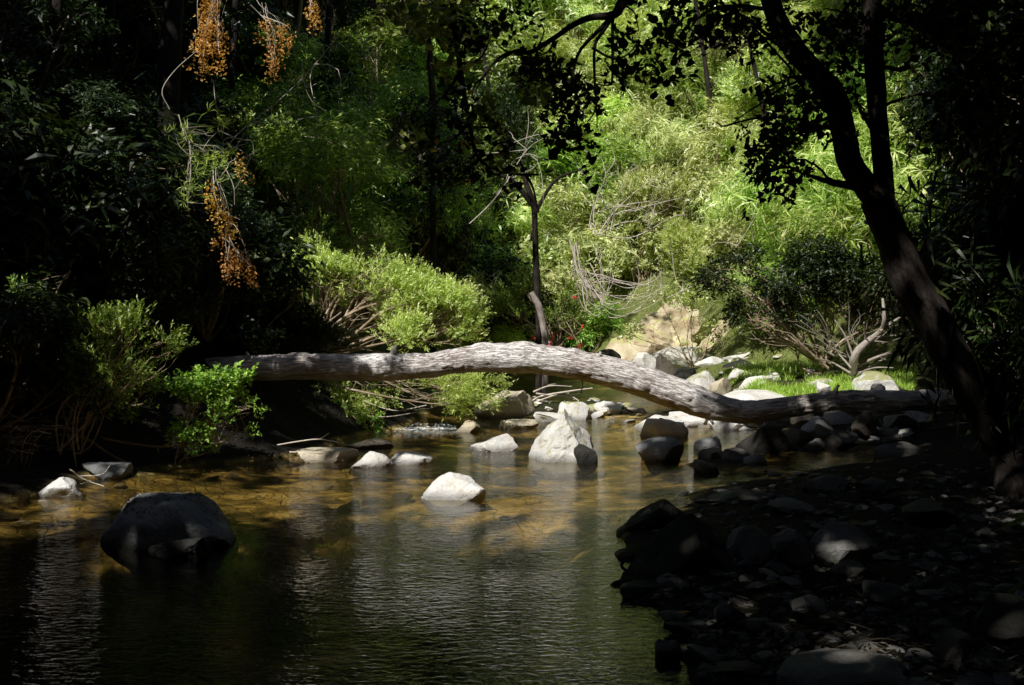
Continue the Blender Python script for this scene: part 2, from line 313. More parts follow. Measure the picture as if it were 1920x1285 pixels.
# ------------------------------------------------------------------ water
def watermat():
    m, nt, N = newmat('stream_water'); L = nt.links.new; g = N('ShaderNodeNewGeometry')
    mp = N('ShaderNodeMapping'); mp.inputs['Scale'].default_value = (1, 1.5, 1); L(g.outputs['Position'], mp.inputs[0])
    n1 = N('ShaderNodeTexNoise', i_Scale=15.0, i_Detail=3.0, i_Roughness=.55, i_Distortion=.6); L(mp.outputs[0], n1.inputs['Vector'])
    n2 = N('ShaderNodeTexNoise', i_Scale=3.0, i_Detail=2.0, i_Distortion=.4); L(mp.outputs[0], n2.inputs['Vector'])
    n3 = N('ShaderNodeTexNoise', i_Scale=.6, i_Detail=2.0); L(g.outputs['Position'], n3.inputs['Vector'])
    am = N('ShaderNodeMapRange'); am.inputs['From Min'].default_value = .35; am.inputs['From Max'].default_value = .65; am.inputs['To Min'].default_value = .25; am.inputs['To Max'].default_value = 1.35; L(n3.outputs[0], am.inputs['Value'])
    s1 = N('ShaderNodeMath', operation='MULTIPLY'); L(n1.outputs[0], s1.inputs[0]); L(am.outputs[0], s1.inputs[1])
    s2 = N('ShaderNodeMath', operation='MULTIPLY_ADD', i_1=.55); L(n2.outputs[0], s2.inputs[0]); L(s1.outputs[0], s2.inputs[2])
    b = N('ShaderNodeBump', i_Strength=1.0, i_Distance=.0095); L(s2.outputs[0], b.inputs['Height'])
    fr = N('ShaderNodeFresnel', i_IOR=1.33); L(b.outputs[0], fr.inputs['Normal'])
    gl = N('ShaderNodeBsdfGlossy', i_Roughness=.03); L(b.outputs[0], gl.inputs['Normal'])
    tr = N('ShaderNodeBsdfTransparent'); tr.inputs[0].default_value = (.80, .74, .56, 1)
    mx = N('ShaderNodeMixShader'); L(fr.outputs[0], mx.inputs[0]); L(tr.outputs[0], mx.inputs[1]); L(gl.outputs[0], mx.inputs[2])
    o = N('ShaderNodeOutputMaterial'); L(mx.outputs[0], o.inputs[0]); return m
wx = np.linspace(-8, 7, 60); wy = np.linspace(-10, 38, 160); WX, WY = np.meshgrid(wx, wy); fi = (np.arange(159)[:, None] * 60 + np.arange(59)[None, :]).ravel()
mb = MB(); mb.add(np.stack([WX.ravel(), WY.ravel(), np.zeros(WX.size)], 1), np.stack([fi, fi + 1, fi + 61, fi + 60], 1))
tag(mb.build('water', watermat()), kind='structure')

# ------------------------------------------------------------------ rocks
def ico(sub):
    import bmesh
    bm = bmesh.new(); bmesh.ops.create_icosphere(bm, subdivisions=sub, radius=1); bm.verts.ensure_lookup_table()
    v = np.array([x.co[:] for x in bm.verts]); f = np.array([[q.index for q in t.verts] for t in bm.faces]); bm.free(); return v, f
ICO = {k: ico(k) for k in (3, 4, 5)}
def rockshape(seed, cuts=None, ncut=7, rough=.10, sub=4, soft=.25, depth=.35):
    ncut = ncut + (5 if not cuts else 2) if soft > .1 else ncut; soft = min(soft, .06)
    r = np.random.default_rng(seed); v, f = ICO[sub]; v = v.copy()
    v = v * (1 + .22 * fbm(v * .9 + seed * 3.1, 2, seed))[:, None]
    C = []
    for k in range(ncut):
        n = r.normal(0, 1, 3); n /= np.linalg.norm(n); C.append((n, r.uniform(.45, .8)))
    if cuts: C = C[:max(0, ncut)] + [(np.array(c[:3]) / np.linalg.norm(c[:3]), c[3]) for c in cuts]
    for n, dd in C:
        e = v @ n - dd; v = v - np.where(e > 0, e * (1 - soft), 0)[:, None] * n
    v = v + (v / (np.linalg.norm(v, axis=1)[:, None] + 1e-6)) * (rough * fbm(v * 2.2 + seed, 4, seed + 5) + rough * .35 * fbm(v * 7 + seed, 3, seed + 8))[:, None]
    return v, f
def rock(name, x0, x1, ytop, ybase, mat, label, zb=0.0, Y=None, seed=None, cuts=None, ncut=7, deep=.85, sub=4, rough=.10, cat='rock', soft=.25, sink=.45, group=None, rotz=0):
    seed = seed or int(x0 * 7 + ytop * 3) % 9973
    q = G((x0 + x1) / 2, ybase, zb) if Y is None else P((x0 + x1) / 2, ybase, Y)
    Yf = q[1]; zb = q[2]; w = (x1 - x0) * Yf / F; dp = w * deep; Yc = Yf + dp * .42
    w = (x1 - x0) * Yc / F; h = (ybase - ytop) * Yf / F + (CH - zb) * 0 
    topz = P(960, ytop, Yc)[2]; h = max((topz - zb) * (.84 if Yf > 15.5 and name != 'earth_bank' else 1), .02)
    v, f = rockshape(seed, cuts, ncut, rough, sub, soft)
    mn, mxx = v.min(0), v.max(0); v = (v - mn) / (mxx - mn)     # 0..1
    z = v[:, 2]; V = np.stack([(v[:, 0] - .5) * w, (v[:, 1] - .5) * dp, -h * sink / (1 - sink) + z * h / (1 - sink)], 1)
    base = np.array([((x0 + x1) / 2 - 960) * Yc / F, Yc, zb])
    mb = MB(); mb.add(V, f); o = mb.build(name, mat); o.data.set_sharp_from_angle(angle=math.radians(24)); o.location = base; o.rotation_euler[2] = rotz
    tag(o, label, cat, group); return o
PYR = [(-.80, -.25, .50, .34), (.86, -.2, .42, .40), (-.1, -.95, .42, .40), (.05, .8, .6, .45)]
def R_(name, x0, x1, yt, yb, mat, label, **k):
    if yb > 915 and x0 > 1290: yt = yt + (yb - yt) * .26; k['deep'] = 1.15
    return rock(name, x0, x1, yt, yb, mat, label, **k)
R_('rock', 78, 156, 895, 932, M['pale'], 'small bright cream rock at the left bank, lit alone against the dark', cuts=[(-.5, -.2, .8, .55), (.6, 0, .75, .6)], ncut=3)
R_('rock', 142, 245, 868, 898, M['grey'], 'dim grey flat-topped rock just behind the small cream rock on the left bank', cuts=[(0, 0, 1, .5)], ncut=3)
R_('boulder', 190, 443, 930, 1030, M['moss_dark'], 'big grey boulder with dark moss on its top standing in the stream at left', cuts=[(0, 0, 1, .62), (.75, -.2, .6, .66), (-.8, -.1, .5, .72)], ncut=2, sub=5, rough=.07, cat='boulder', deep=.7)
mb = MB(); bo = [o for o in COL.objects if o.name.startswith('boulder')][0]; vv = np.array([v.co[:] for v in bo.data.vertices]); nn = np.array([v.normal[:] for v in bo.data.vertices])
ok = (nn[:, 2] > .35) & (vv[:, 2] > vv[:, 2].max() * .52) & (vv[:, 1] > -.18 + .1 * np.sin(vv[:, 0] * 9)); MOSS = (bo, vv[ok], nn[ok])
R_('rock', 275, 385, 1006, 1046, M['lump'], 'low lumpy grey stone at the front foot of the mossy boulder at left', ncut=4, rough=.14, deep=.5)
R_('rock', 556, 672, 842, 867, M['tan'], 'long flat tan stone at the left end of the row of stones in midstream', cuts=[(0, 0, 1, .5)], ncut=2)
R_('rock', 640, 737, 822, 849, M['brown'], 'dark rounded brown stone behind the row of white stones left of midstream', Y=13.2, ncut=3)
R_('rock', 652, 735, 847, 877, M['pale'], 'white rounded stone in the middle of the row of stones in midstream', ncut=4)
R_('rock', 731, 811, 848, 871, M['pale'], 'flat white stone tapering to the right end of the midstream row', cuts=[(.35, 0, .9, .5)], ncut=3)
R_('rock', 790, 912, 888, 938, M['pale'], 'white domed rock with a grey hollow standing alone in midstream with ripples below it', cuts=[(-.62, -.3, .75, .50), (.5, -.1, .85, .6), (-.15, -.85, .5, .55), (.9, .2, .3, .7)], ncut=0, sub=5, rough=.09, seed=43)
R_('rock', 850, 901, 788, 811, M['tan'], 'small cream stone beside the white water riffle', ncut=4)
R_('rock', 881, 972, 815, 847, M['pale'], 'grey-white humped rock left of the pointed rock', ncut=3, cuts=[(-.5, 0, .8, .6)])
R_('boulder', 988, 1122, 766, 867, M['mossy'], 'tall pointed rock with pale moss on its peak standing in midstream below the log', cuts=[(-.80, -.25, .50, .22), (.80, -.3, .45, .34), (-.05, -.9, .42, .36), (.1, .8, .5, .45)], ncut=0, sub=5, rough=.12, seed=77, cat='boulder', soft=.08, sink=.3, deep=.9)
R_('rock', 1075, 1122, 832, 868, M['dark_rock'], 'small dark stone leaning on the right foot of the pointed rock', ncut=4)
R_('boulder', 888, 1006, 722, 783, M['tan'], 'sloping brown boulder half in shade at the left end of the gravel bar', cuts=[(-.45, -.2, .85, .45), (.9, 0, .3, .7)], ncut=2, rough=.09, cat='boulder')
R_('rock', 935, 1010, 784, 804, M['tan'], 'low tan slab at the water edge in front of the gravel bar', cuts=[(0, 0, 1, .45)], ncut=3)
R_('rock', 1002, 1052, 752, 772, M['pale'], 'small pale stone behind the bare branches on the gravel bar', Y=20.3)
R_('rock', 1000, 1075, 770, 794, M['pale'], 'flat pale slab in the middle of the gravel bar', ncut=5)
R_('rock', 1045, 1113, 747, 788, M['mossy'], 'angular cracked pale rock behind the tip of the pointed rock', ncut=6, rough=.06)
R_('rock', 1108, 1166, 747, 780, M['pale'], 'grey-white block with a notched edge at the right end of the gravel bar', ncut=6, rough=.06)
R_('rock', 1165, 1215, 762, 776, M['tan'], 'small low stone in the shallows right of the gravel bar', ncut=4)
R_('rock', 1189, 1240, 783, 804, M['pale'], 'rounded white stone left of the brilliant flat slab')
R_('rock', 1200, 1292, 780, 822, M['pale'], 'brilliant white flat slab in the shallows under the low part of the log', cuts=[(.1, 0, 1, .5)], ncut=0, rough=.16, seed=812, deep=1.2)
R_('rock', 1255, 1345, 768, 800, M['pale'], 'low sunlit white stone between the slab and the log', cuts=[(0, 0, 1, .5)], ncut=3)
R_('rock', 1330, 1400, 786, 806, M['pale'], 'sunlit strip of flat stone under the lowest bend of the log', cuts=[(0, 0, 1, .5)], ncut=3)
R_('rock', 1192, 1284, 818, 866, M['grey'], 'dark rounded rock with a lighter patch standing below the white slab', seed=12, ncut=2)
R_('rock', 1302, 1354, 818, 843, M['grey'], 'small dark domed stone right of the dark rounded rock', ncut=2)
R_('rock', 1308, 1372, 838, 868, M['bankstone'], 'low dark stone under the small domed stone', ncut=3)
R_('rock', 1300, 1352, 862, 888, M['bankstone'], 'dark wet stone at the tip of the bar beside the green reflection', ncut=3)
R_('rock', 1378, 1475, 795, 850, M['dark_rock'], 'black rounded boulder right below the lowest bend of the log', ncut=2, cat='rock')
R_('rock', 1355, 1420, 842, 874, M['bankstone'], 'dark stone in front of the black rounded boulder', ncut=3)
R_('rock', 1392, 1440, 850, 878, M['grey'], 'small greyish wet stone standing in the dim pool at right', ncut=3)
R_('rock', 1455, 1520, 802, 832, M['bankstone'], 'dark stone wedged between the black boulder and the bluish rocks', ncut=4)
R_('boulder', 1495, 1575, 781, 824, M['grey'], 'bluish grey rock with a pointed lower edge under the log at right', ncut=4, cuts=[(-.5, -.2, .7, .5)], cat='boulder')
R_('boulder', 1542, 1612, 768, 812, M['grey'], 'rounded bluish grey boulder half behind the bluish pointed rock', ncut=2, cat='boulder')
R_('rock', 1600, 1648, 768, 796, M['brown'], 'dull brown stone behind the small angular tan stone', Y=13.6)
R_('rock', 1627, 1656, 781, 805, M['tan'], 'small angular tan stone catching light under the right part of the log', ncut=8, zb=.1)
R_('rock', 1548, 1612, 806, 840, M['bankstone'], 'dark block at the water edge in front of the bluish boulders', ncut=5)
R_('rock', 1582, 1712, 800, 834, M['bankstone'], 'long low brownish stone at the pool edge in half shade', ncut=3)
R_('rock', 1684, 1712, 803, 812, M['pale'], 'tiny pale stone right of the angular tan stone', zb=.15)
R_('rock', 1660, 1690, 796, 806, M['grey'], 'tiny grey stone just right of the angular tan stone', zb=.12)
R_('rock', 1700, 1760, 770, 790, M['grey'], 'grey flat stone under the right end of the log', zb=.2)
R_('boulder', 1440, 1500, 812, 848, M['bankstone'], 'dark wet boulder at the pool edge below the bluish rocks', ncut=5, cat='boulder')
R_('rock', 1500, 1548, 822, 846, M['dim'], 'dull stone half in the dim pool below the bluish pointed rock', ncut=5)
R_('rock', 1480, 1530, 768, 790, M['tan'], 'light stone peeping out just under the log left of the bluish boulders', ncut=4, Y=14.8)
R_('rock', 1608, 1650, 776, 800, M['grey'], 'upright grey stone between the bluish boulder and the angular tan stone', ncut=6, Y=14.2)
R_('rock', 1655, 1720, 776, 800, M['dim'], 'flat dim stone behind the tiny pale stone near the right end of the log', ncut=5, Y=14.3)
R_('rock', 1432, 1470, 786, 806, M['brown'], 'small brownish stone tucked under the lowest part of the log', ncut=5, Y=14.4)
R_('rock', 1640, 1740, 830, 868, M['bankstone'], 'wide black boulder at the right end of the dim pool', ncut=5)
R_('rock', 1610, 1690, 885, 925, M['bankstone'], 'black block between the dim pool and the leaning tree', ncut=6, zb=.2)
R_('boulder', 1440, 1530, 925, 962, M['dim'], 'flat dim boulder upstream of the angular flat-faced block', ncut=5, cat='boulder', zb=.15)
# behind the log
R_('boulder', 1134, 1240, 612, 668, M['earth'], 'mossy cream boulder beside the dark hollow behind the log', Y=26.5, ncut=3, cat='boulder')
R_('rock', 1115, 1165, 651, 672, M['dark_rock'], 'black wet rock at the foot of the mossy cream boulder', Y=25.6, ncut=3)
R_('rock', 1177, 1235, 655, 690, M['pale'], 'pale rounded rock behind the arch of the log', Y=24.6)
R_('rock', 1228, 1288, 654, 700, M['brown'], 'greyish stone with a dark foot among the pale rocks behind the log', Y=24.0)
R_('rock', 1215, 1330, 645, 678, M['pale'], 'long pale rock at the foot of the cream earth bank', Y=25.8, cuts=[(0, 0, 1, .5)])
R_('rock', 1262, 1308, 683, 712, M['dark_rock'], 'black stone just above the falling part of the log', Y=22.0)
R_('boulder', 1282, 1362, 686, 745, M['mossy'], 'mossy light boulder just behind the falling part of the log', Y=19.5, ncut=4, cat='boulder')
R_('rock', 1330, 1375, 700, 745, M['tan'], 'pinkish tan block to the right of the mossy light boulder', Y=19.2, ncut=6)
R_('rock', 1360, 1425, 686, 712, M['mossy'], 'greenish grey stone at the left edge of the bright grass', Y=20.5)
R_('rock', 1352, 1418, 670, 694, M['dark_rock'], 'flat dark slab with a sharp edge above the bright grass', Y=22.5, ncut=8, rough=.03)
R_('rock', 1300, 1365, 664, 690, M['pale'], 'light cobble behind the flat dark slab', Y=23.5)
R_('rock', 1340, 1470, 655, 688, M['pale'], 'broken pale rubble heap under the shaded shrub', Y=24.0, ncut=9, rough=.2)
R_('rock', 1384, 1455, 698, 732, M['pale'], 'grey-white rock in the left part of the bright grass', Y=18.2)
R_('rock', 1432, 1468, 694, 716, M['pale'], 'small white stone behind the grey-white rock in the grass', Y=18.8)
R_('rock', 1340, 1478, 727, 766, M['pale'], 'large brilliant pale slab at the water side of the bright grass behind the log', Y=16.6, cuts=[(0, 0, 1, .5), (-.4, 0, .9, .6)], ncut=2)
R_('rock', 1512, 1545, 688, 706, M['grey'], 'small rounded grey stone in the middle of the bright grass', Y=18.6)
R_('rock', 1500, 1562, 705, 728, M['mossy'], 'low mossy stone in the grass above the small white lump', Y=17.6)
R_('rock', 1530, 1558, 712, 736, M['pale'], 'small white lump standing in the grass just above the log', Y=16.4)
R_('boulder', 1592, 1700, 690, 735, M['mossy'], 'wide grey and brown mottled rock at the right end of the bright grass', Y=17.0, ncut=5, cat='boulder')
R_('rock', 1632, 1662, 716, 734, M['pale'], 'little pale stone in front of the wide mottled rock', Y=15.8)
R_('boulder', 1005, 1036, 628, 655, M['grey'], 'grey round stone peeking above the arch of the log', Y=23.5, ncut=2, cat='boulder')
# cream earth bank
R_('earth_bank', 1178, 1330, 560, 672, M['earth'], 'cream eroded earth bank below the overhanging bushes', Y=27.6, ncut=12, rough=.42, sub=5, cat='earth bank', deep=.6, sink=.3)
R_('earth_bank', 1290, 1440, 585, 680, M['earth'], 'pale sunlit earth bank dotted with low greenery left of the shaded shrub', Y=26.6, ncut=11, rough=.42, sub=5, cat='earth bank', deep=.6, sink=.3)
# near right bank
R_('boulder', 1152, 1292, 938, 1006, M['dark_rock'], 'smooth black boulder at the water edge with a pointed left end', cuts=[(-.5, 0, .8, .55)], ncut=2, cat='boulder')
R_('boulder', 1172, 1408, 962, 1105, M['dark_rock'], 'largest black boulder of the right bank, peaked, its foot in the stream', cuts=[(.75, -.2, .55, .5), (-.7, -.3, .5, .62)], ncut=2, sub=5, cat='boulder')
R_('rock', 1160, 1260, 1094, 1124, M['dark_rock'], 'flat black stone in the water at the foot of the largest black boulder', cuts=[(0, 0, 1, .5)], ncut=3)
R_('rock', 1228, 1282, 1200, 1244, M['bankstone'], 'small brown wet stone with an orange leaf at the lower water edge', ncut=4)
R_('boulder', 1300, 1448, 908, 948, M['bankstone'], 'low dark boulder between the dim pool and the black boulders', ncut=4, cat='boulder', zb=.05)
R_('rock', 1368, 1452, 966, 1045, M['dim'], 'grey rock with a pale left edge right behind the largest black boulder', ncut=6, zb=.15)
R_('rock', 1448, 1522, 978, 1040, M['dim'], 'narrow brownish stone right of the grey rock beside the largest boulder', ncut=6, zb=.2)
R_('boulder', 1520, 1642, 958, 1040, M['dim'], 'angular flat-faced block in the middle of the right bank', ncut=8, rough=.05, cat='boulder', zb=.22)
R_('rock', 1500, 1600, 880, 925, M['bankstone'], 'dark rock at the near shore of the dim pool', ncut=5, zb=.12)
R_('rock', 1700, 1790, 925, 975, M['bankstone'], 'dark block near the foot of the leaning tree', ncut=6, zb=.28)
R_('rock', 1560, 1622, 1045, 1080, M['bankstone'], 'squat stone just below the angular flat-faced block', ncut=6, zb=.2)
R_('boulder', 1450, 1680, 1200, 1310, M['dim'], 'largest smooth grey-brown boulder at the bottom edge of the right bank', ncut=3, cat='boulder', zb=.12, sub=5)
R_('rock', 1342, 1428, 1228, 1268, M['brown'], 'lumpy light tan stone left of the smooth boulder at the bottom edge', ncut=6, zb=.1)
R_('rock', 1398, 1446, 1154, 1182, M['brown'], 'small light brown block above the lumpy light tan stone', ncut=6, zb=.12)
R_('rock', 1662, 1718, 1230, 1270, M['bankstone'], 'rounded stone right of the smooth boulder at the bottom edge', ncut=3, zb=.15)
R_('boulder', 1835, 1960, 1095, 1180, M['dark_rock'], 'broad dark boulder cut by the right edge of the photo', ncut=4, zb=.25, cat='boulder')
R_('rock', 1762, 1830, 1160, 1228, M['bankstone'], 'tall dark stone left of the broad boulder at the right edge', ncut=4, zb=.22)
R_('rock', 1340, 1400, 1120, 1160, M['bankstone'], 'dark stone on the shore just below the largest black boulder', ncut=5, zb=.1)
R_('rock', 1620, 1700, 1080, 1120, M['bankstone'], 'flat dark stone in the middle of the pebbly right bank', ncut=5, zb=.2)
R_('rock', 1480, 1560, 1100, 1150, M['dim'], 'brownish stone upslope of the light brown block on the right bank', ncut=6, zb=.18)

# small stones of the right bank: copies of eight shapes
protos = []
for k in range(8):
    v, f = rockshape(500 + k, None, 9, .1, 3); mn, mx_ = v.min(0), v.max(0); v = (v - mn) / (mx_ - mn) - .5
    me = MB(); me.add(v * [1, .8, .42], f); protos.append(me)
stones = []
def scatter_stones(n, xr, yr, smin, smax, label, group, mats, test, first=[None] * 8, cat='stone'):
    objs = {}
    k = 0; tries = 0
    while k < n and tries < n * 30:
        tries += 1
        px = rng.uniform(*xr); py = rng.uniform(*yr); q = HITn(px, py)
        if not test(q): continue
        i = int(rng.integers(8)); mt = mats[int(rng.integers(len(mats)))]
        s = smin * (smax / smin) ** (rng.random() ** 1.8)
        if (i, mt) not in objs:
            o = protos[i].build('stone', M[mt]); o.data.set_sharp_from_angle(angle=math.radians(24)); objs[(i, mt)] = o
        else: o = objs[(i, mt)].copy(); COL.objects.link(o)
        o.location = (q[0], q[1], q[2] + s * .08); o.scale = (s, s, s * rng.uniform(.6, 1.0)); o.rotation_euler = (rng.normal(0, .18), rng.normal(0, .18), rng.uniform(0, 6.28))
        tag(o, label, cat, group); k += 1
_Yn = np.linspace(4, 30, 500)
def HITn(px, py):
    d = ray(px, py); Q = CAM + d * (_Yn / d[1])[:, None]; b = Q[:, 2] < height(Q[:, 0], Q[:, 1]); i = int(np.argmax(b)) if b.any() else -1
    return Q[i]
scatter_stones(115, (1230, 1930), (880, 1300), .09, .20, 'small dark stone strewn over the pebbly right bank in deep shade', 'small stones strewn over the dark right bank', ['bankstone', 'dim', 'dim'], lambda q: q[2] > -.03)
scatter_stones(36, (1290, 1720), (770, 870), .08, .3, 'small dim stone on the stony bar under and below the right part of the log', 'small stones on the bar under the log', ['dim', 'grey', 'brown'], lambda q: q[2] > -.06)
scatter_stones(62, (1150, 1480), (655, 760), .07, .36, 'small sunlit stone on the rubble behind the log', 'small sunlit stones behind the log', ['pale', 'tan', 'mossy'], lambda q: q[2] > -.08)
scatter_stones(36, (900, 1400), (745, 810), .08, .28, 'small sunlit stone in the shallows around the gravel bar', 'small sunlit stones in the shallows', ['pale', 'tan'], lambda q: -.12 < q[2] < .3)
scatter_stones(46, (940, 1180), (745, 802), .10, .40, 'pale stone of the sunlit gravel bar behind the pointed rock', 'pale stones of the gravel bar', ['pale', 'tan', 'mossy'], lambda q: q[2] > -.09)
mb = MB(); c = 0
while c < 620:
    q = HITn(rng.uniform(1225, 1940), rng.uniform(870, 1300))
    if q[2] < -.22: continue
    v, f = rockshape(700 + c % 12, None, 9, .1, 3) if c < 12 else GS[c % 12]
    if c < 12: 
        mn, mx_ = v.min(0), v.max(0); v = (v - mn) / (mx_ - mn) - .5
        GS = ([] if c == 0 else GS) + [(v, f)]
    sz = rng.uniform(.035, .11); a = rng.uniform(0, 6.28); ca, sa = math.cos(a), math.sin(a); w_ = v * np.array([sz, sz * rng.uniform(.6, .9), sz * rng.uniform(.35, .6)])
    mb.add(np.stack([w_[:, 0] * ca - w_[:, 1] * sa, w_[:, 0] * sa + w_[:, 1] * ca, w_[:, 2]], 1) + q + [0, 0, sz * .1], f); c += 1
tag(mb.build('gravel', M['dim']), 'dark gravel of small cobbles filling the gaps between the stones of the right bank', 'gravel', kind='stuff')
scatter_stones(28, (0, 1000), (860, 1000), .12, .35, 'brown stone lying under water on the amber stream bed', 'stones under the amber shallows', ['brown', 'tan'], lambda q: q[2] < -.04 and q[2] > -.35)

# ------------------------------------------------------------------ the fallen log
LC = [(120, 712, 19), (200, 704, 19), (300, 695, 19), (400, 693, 21), (480, 690, 23), (569, 687, 25), (640, 688, 25), (707, 688, 25.5), (760, 687, 25), (807, 685, 24), (857, 677, 25), (907, 672, 26), (991, 673, 28), (1070, 683, 28),
      (1141, 697, 28), (1208, 716, 29), (1275, 740, 29), (1320, 757, 27), (1370, 770, 25), (1414, 772, 24), (1480, 763, 22), (1530, 756, 20), (1581, 751, 18.5), (1681, 751, 18.5), (1782, 752, 18.5), (1860, 757, 20), (1960, 770, 24)]
LY = 14.0
lp = smooth_path([P(a, b, LY) for a, b, c in LC], 620); lr = np.interp(np.linspace(0, 1, 620), np.linspace(0, 1, len(LC)), [c * LY / F for a, b, c in LC])
KN = [(P(683, 690, LY - .16), .13, .03), (P(1205, 722, LY - .16), .15, .03), (P(1290, 742, LY - .15), .1, .02), (P(980, 650, LY), .25, .025), (P(905, 650, LY), .2, .02), (P(1080, 662, LY), .18, .02), (P(560, 664, LY), .2, .02), (P(1100, 700, LY - .17), .08, .012), (P(1500, 762, LY - .12), .1, .015), (P(470, 690, LY - .13), .09, .015)]
def logdisp(tc, s, th, W):
    d = .03 * fbm(np.stack([tc[:, 0] * 1.3, tc[:, 1] * 3, tc[:, 2] * 3], 1), 3, 21) + .010 * fbm(np.stack([tc[:, 0] * 9, tc[:, 1] * 26, tc[:, 2] * 26], 1), 3, 22)
    e = vn(np.stack([tc[:, 0] * 7, tc[:, 1] * 30, tc[:, 2] * 30], 1), 31); d = d - .008 * np.clip(1 - np.abs(e) * 5, 0, 1)
    for c, r, a in KN: 
        q = np.linalg.norm(W - c, axis=1) / r; d = d + a * np.exp(-q * q * 2) - a * .5 * np.exp(-((q - .75) / .2) ** 2)
    return d
KN += [(P(760, 668, LY - .1), .12, .02), (P(860, 690, LY - .17), .1, .018), (P(1380, 760, LY - .15), .12, .02), (P(1640, 742, LY - .1), .1, .014)]
t = empty('fallen_log', P(960, 700, LY)); tag(t, 'long bent fallen tree trunk lying across the stream from bank to bank', 'log')
mb = MB(); tube(mb, lp, lr, 72, .5, logdisp); mb.build('trunk', M['log'], t, origin=t.location)
mb = MB(); tube(mb, smooth_path([P(1091, 712, LY - .18), P(1092, 724, LY - .17), P(1089, 738, LY - .16)], 8), .008, 6)
mb.build('twig', M['bark'], t, origin=t.location)
for (a, b, c, d, rr) in [(735, 668, 742, 648, .028), (1118, 676, 1127, 660, .022), (1565, 738, 1572, 722, .02), (470, 676, 462, 660, .02), (1330, 782, 1338, 796, .018)]:
    mb = MB(); tube(mb, smooth_path([P(a, b, LY - .05), P((a + c) / 2, (b + d) / 2, LY - .09), P(c, d, LY - .1)], 8), np.linspace(rr * 1.5, rr * .8, 8), 9, .5, lambda tc, s, th, W: .006 * vn(W * 40, 5)); mb.build('branch_stub', M['log'], t, origin=t.location)

# ------------------------------------------------------------------ foliage toolkit
def leafq(base, d, nrm, L, W, droop=.0):
    d = d / np.linalg.norm(d); s = np.cross(d, nrm); s /= np.linalg.norm(s) + 1e-9; n = np.cross(s, d)
    m = base + d * L * .45; t = base + d * L + np.array([0, 0, -1.]) * droop * L
    return [base, m + s * W / 2 + n * W * .12, t, m - s * W / 2 + n * W * .12]
def lobed(base, d, nrm, L, W):
    d = d / np.linalg.norm(d); s = np.cross(d, nrm); s /= np.linalg.norm(s) + 1e-9; n = np.cross(s, d); r = []
    prof = [(0, 0), (.12, .38), (.45, .5), (.62, .34), (1, 0), (.62, -.34), (.45, -.5), (.12, -.38)]
    return [base + d * L * a + s * W * b - n * abs(b) * W * .3 for a, b in prof]
def spray(kind, seed):
    r = np.random.default_rng(seed); V = []; Fq = []; A = []; k = 0
    def addl(vs):
        nonlocal k
        a = r.random()
        V.extend(vs); A.extend([a] * len(vs))
        if len(vs) == 4: Fq.append([k, k + 1, k + 2, k + 3])
        else: Fq.extend([[k, k + 1, k + 2, k + 3], [k, k + 3, k + 4, k + 5], [k, k + 5, k + 6, k + 7]]) 
        k += len(vs)
    def rd(up=0): 
        v = r.normal(0, 1, 3); v[2] = v[2] * .5 + up; return v / np.linalg.norm(v)
    if kind == 'fine':
        for j in range(4):
            off = rd() * [.09, .09, .04]; ax = rd(2.0)
            for i in range(11):
                b = off + ax * (i / 11 * .14 + .02); a = r.uniform(0, 6.28); d = np.array([math.cos(a), math.sin(a), 0]) * .9 + ax * r.uniform(.5, 1.1); addl(leafq(b, d, ax, r.uniform(.035, .055), .014))
    elif kind == 'oval':
        for j in range(3):
            off = rd() * [.08, .08, .05]; ax = rd(1.2)
            for i in range(8):
                b = off + ax * (i / 8 * .16); a = r.uniform(0, 6.28); d = np.array([math.cos(a), math.sin(a), 0]) + ax * r.uniform(.1, .8); addl(leafq(b, d, rd(1.5), r.uniform(.045, .075), r.uniform(.024, .036)))
    elif kind == 'lance':
        for j in range(3):
            off = rd() * [.10, .10, .06]; ax = rd(1.0)
            for i in range(7):
                b = off + ax * (i / 7 * .2); a = r.uniform(0, 6.28); d = np.array([math.cos(a), math.sin(a), 0]) + ax * r.uniform(-.1, .6); addl(leafq(b, d, rd(1.5), r.uniform(.09, .14), r.uniform(.016, .024), .25))
    elif kind == 'bamboo':
        for j in range(3):
            b0 = np.array([0, 0, .16 * j + .02]) + rd() * .03
            for i in range(6):
                a = r.uniform(0, 6.28); d = np.array([math.cos(a), math.sin(a), r.uniform(-.2, .6)]); addl(leafq(b0, d, np.array([0, 0, 1.]) + rd() * .4, r.uniform(.14, .24), r.uniform(.013, .02), .35))
    elif kind == 'dead':
        for i in range(34):
            b = rd() * [.06, .06, .03] + np.array([0, 0, r.uniform(0, .3)]); addl(leafq(b, rd(-.6), rd(), r.uniform(.03, .05), r.uniform(.015, .028)))
    elif kind == 'broad':
        for i in range(6):
            b = np.array([0, 0, .06 * i]) + rd() * .03; a = r.uniform(0, 6.28); d = np.array([math.cos(a), math.sin(a), r.uniform(-.7, .3)]); addl(lobed(b + d * .05, d, np.array([0, 0, 1.]) + rd() * .6, r.uniform(.09, .14), r.uniform(.08, .12)))
    elif kind == 'canopy':
        for i in range(10):
            b = rd() * r.uniform(.05, .32) ; addl(leafq(b, rd(-.2), rd(2.2), r.uniform(.17, .26), r.uniform(.14, .2)))
    return np.array(V), np.array(Fq), np.array(A)
SPR = {k: [spray(k, 100 * i + 11) for i in range(4)] for k in ('fine', 'oval', 'lance', 'bamboo', 'dead', 'broad', 'canopy')}
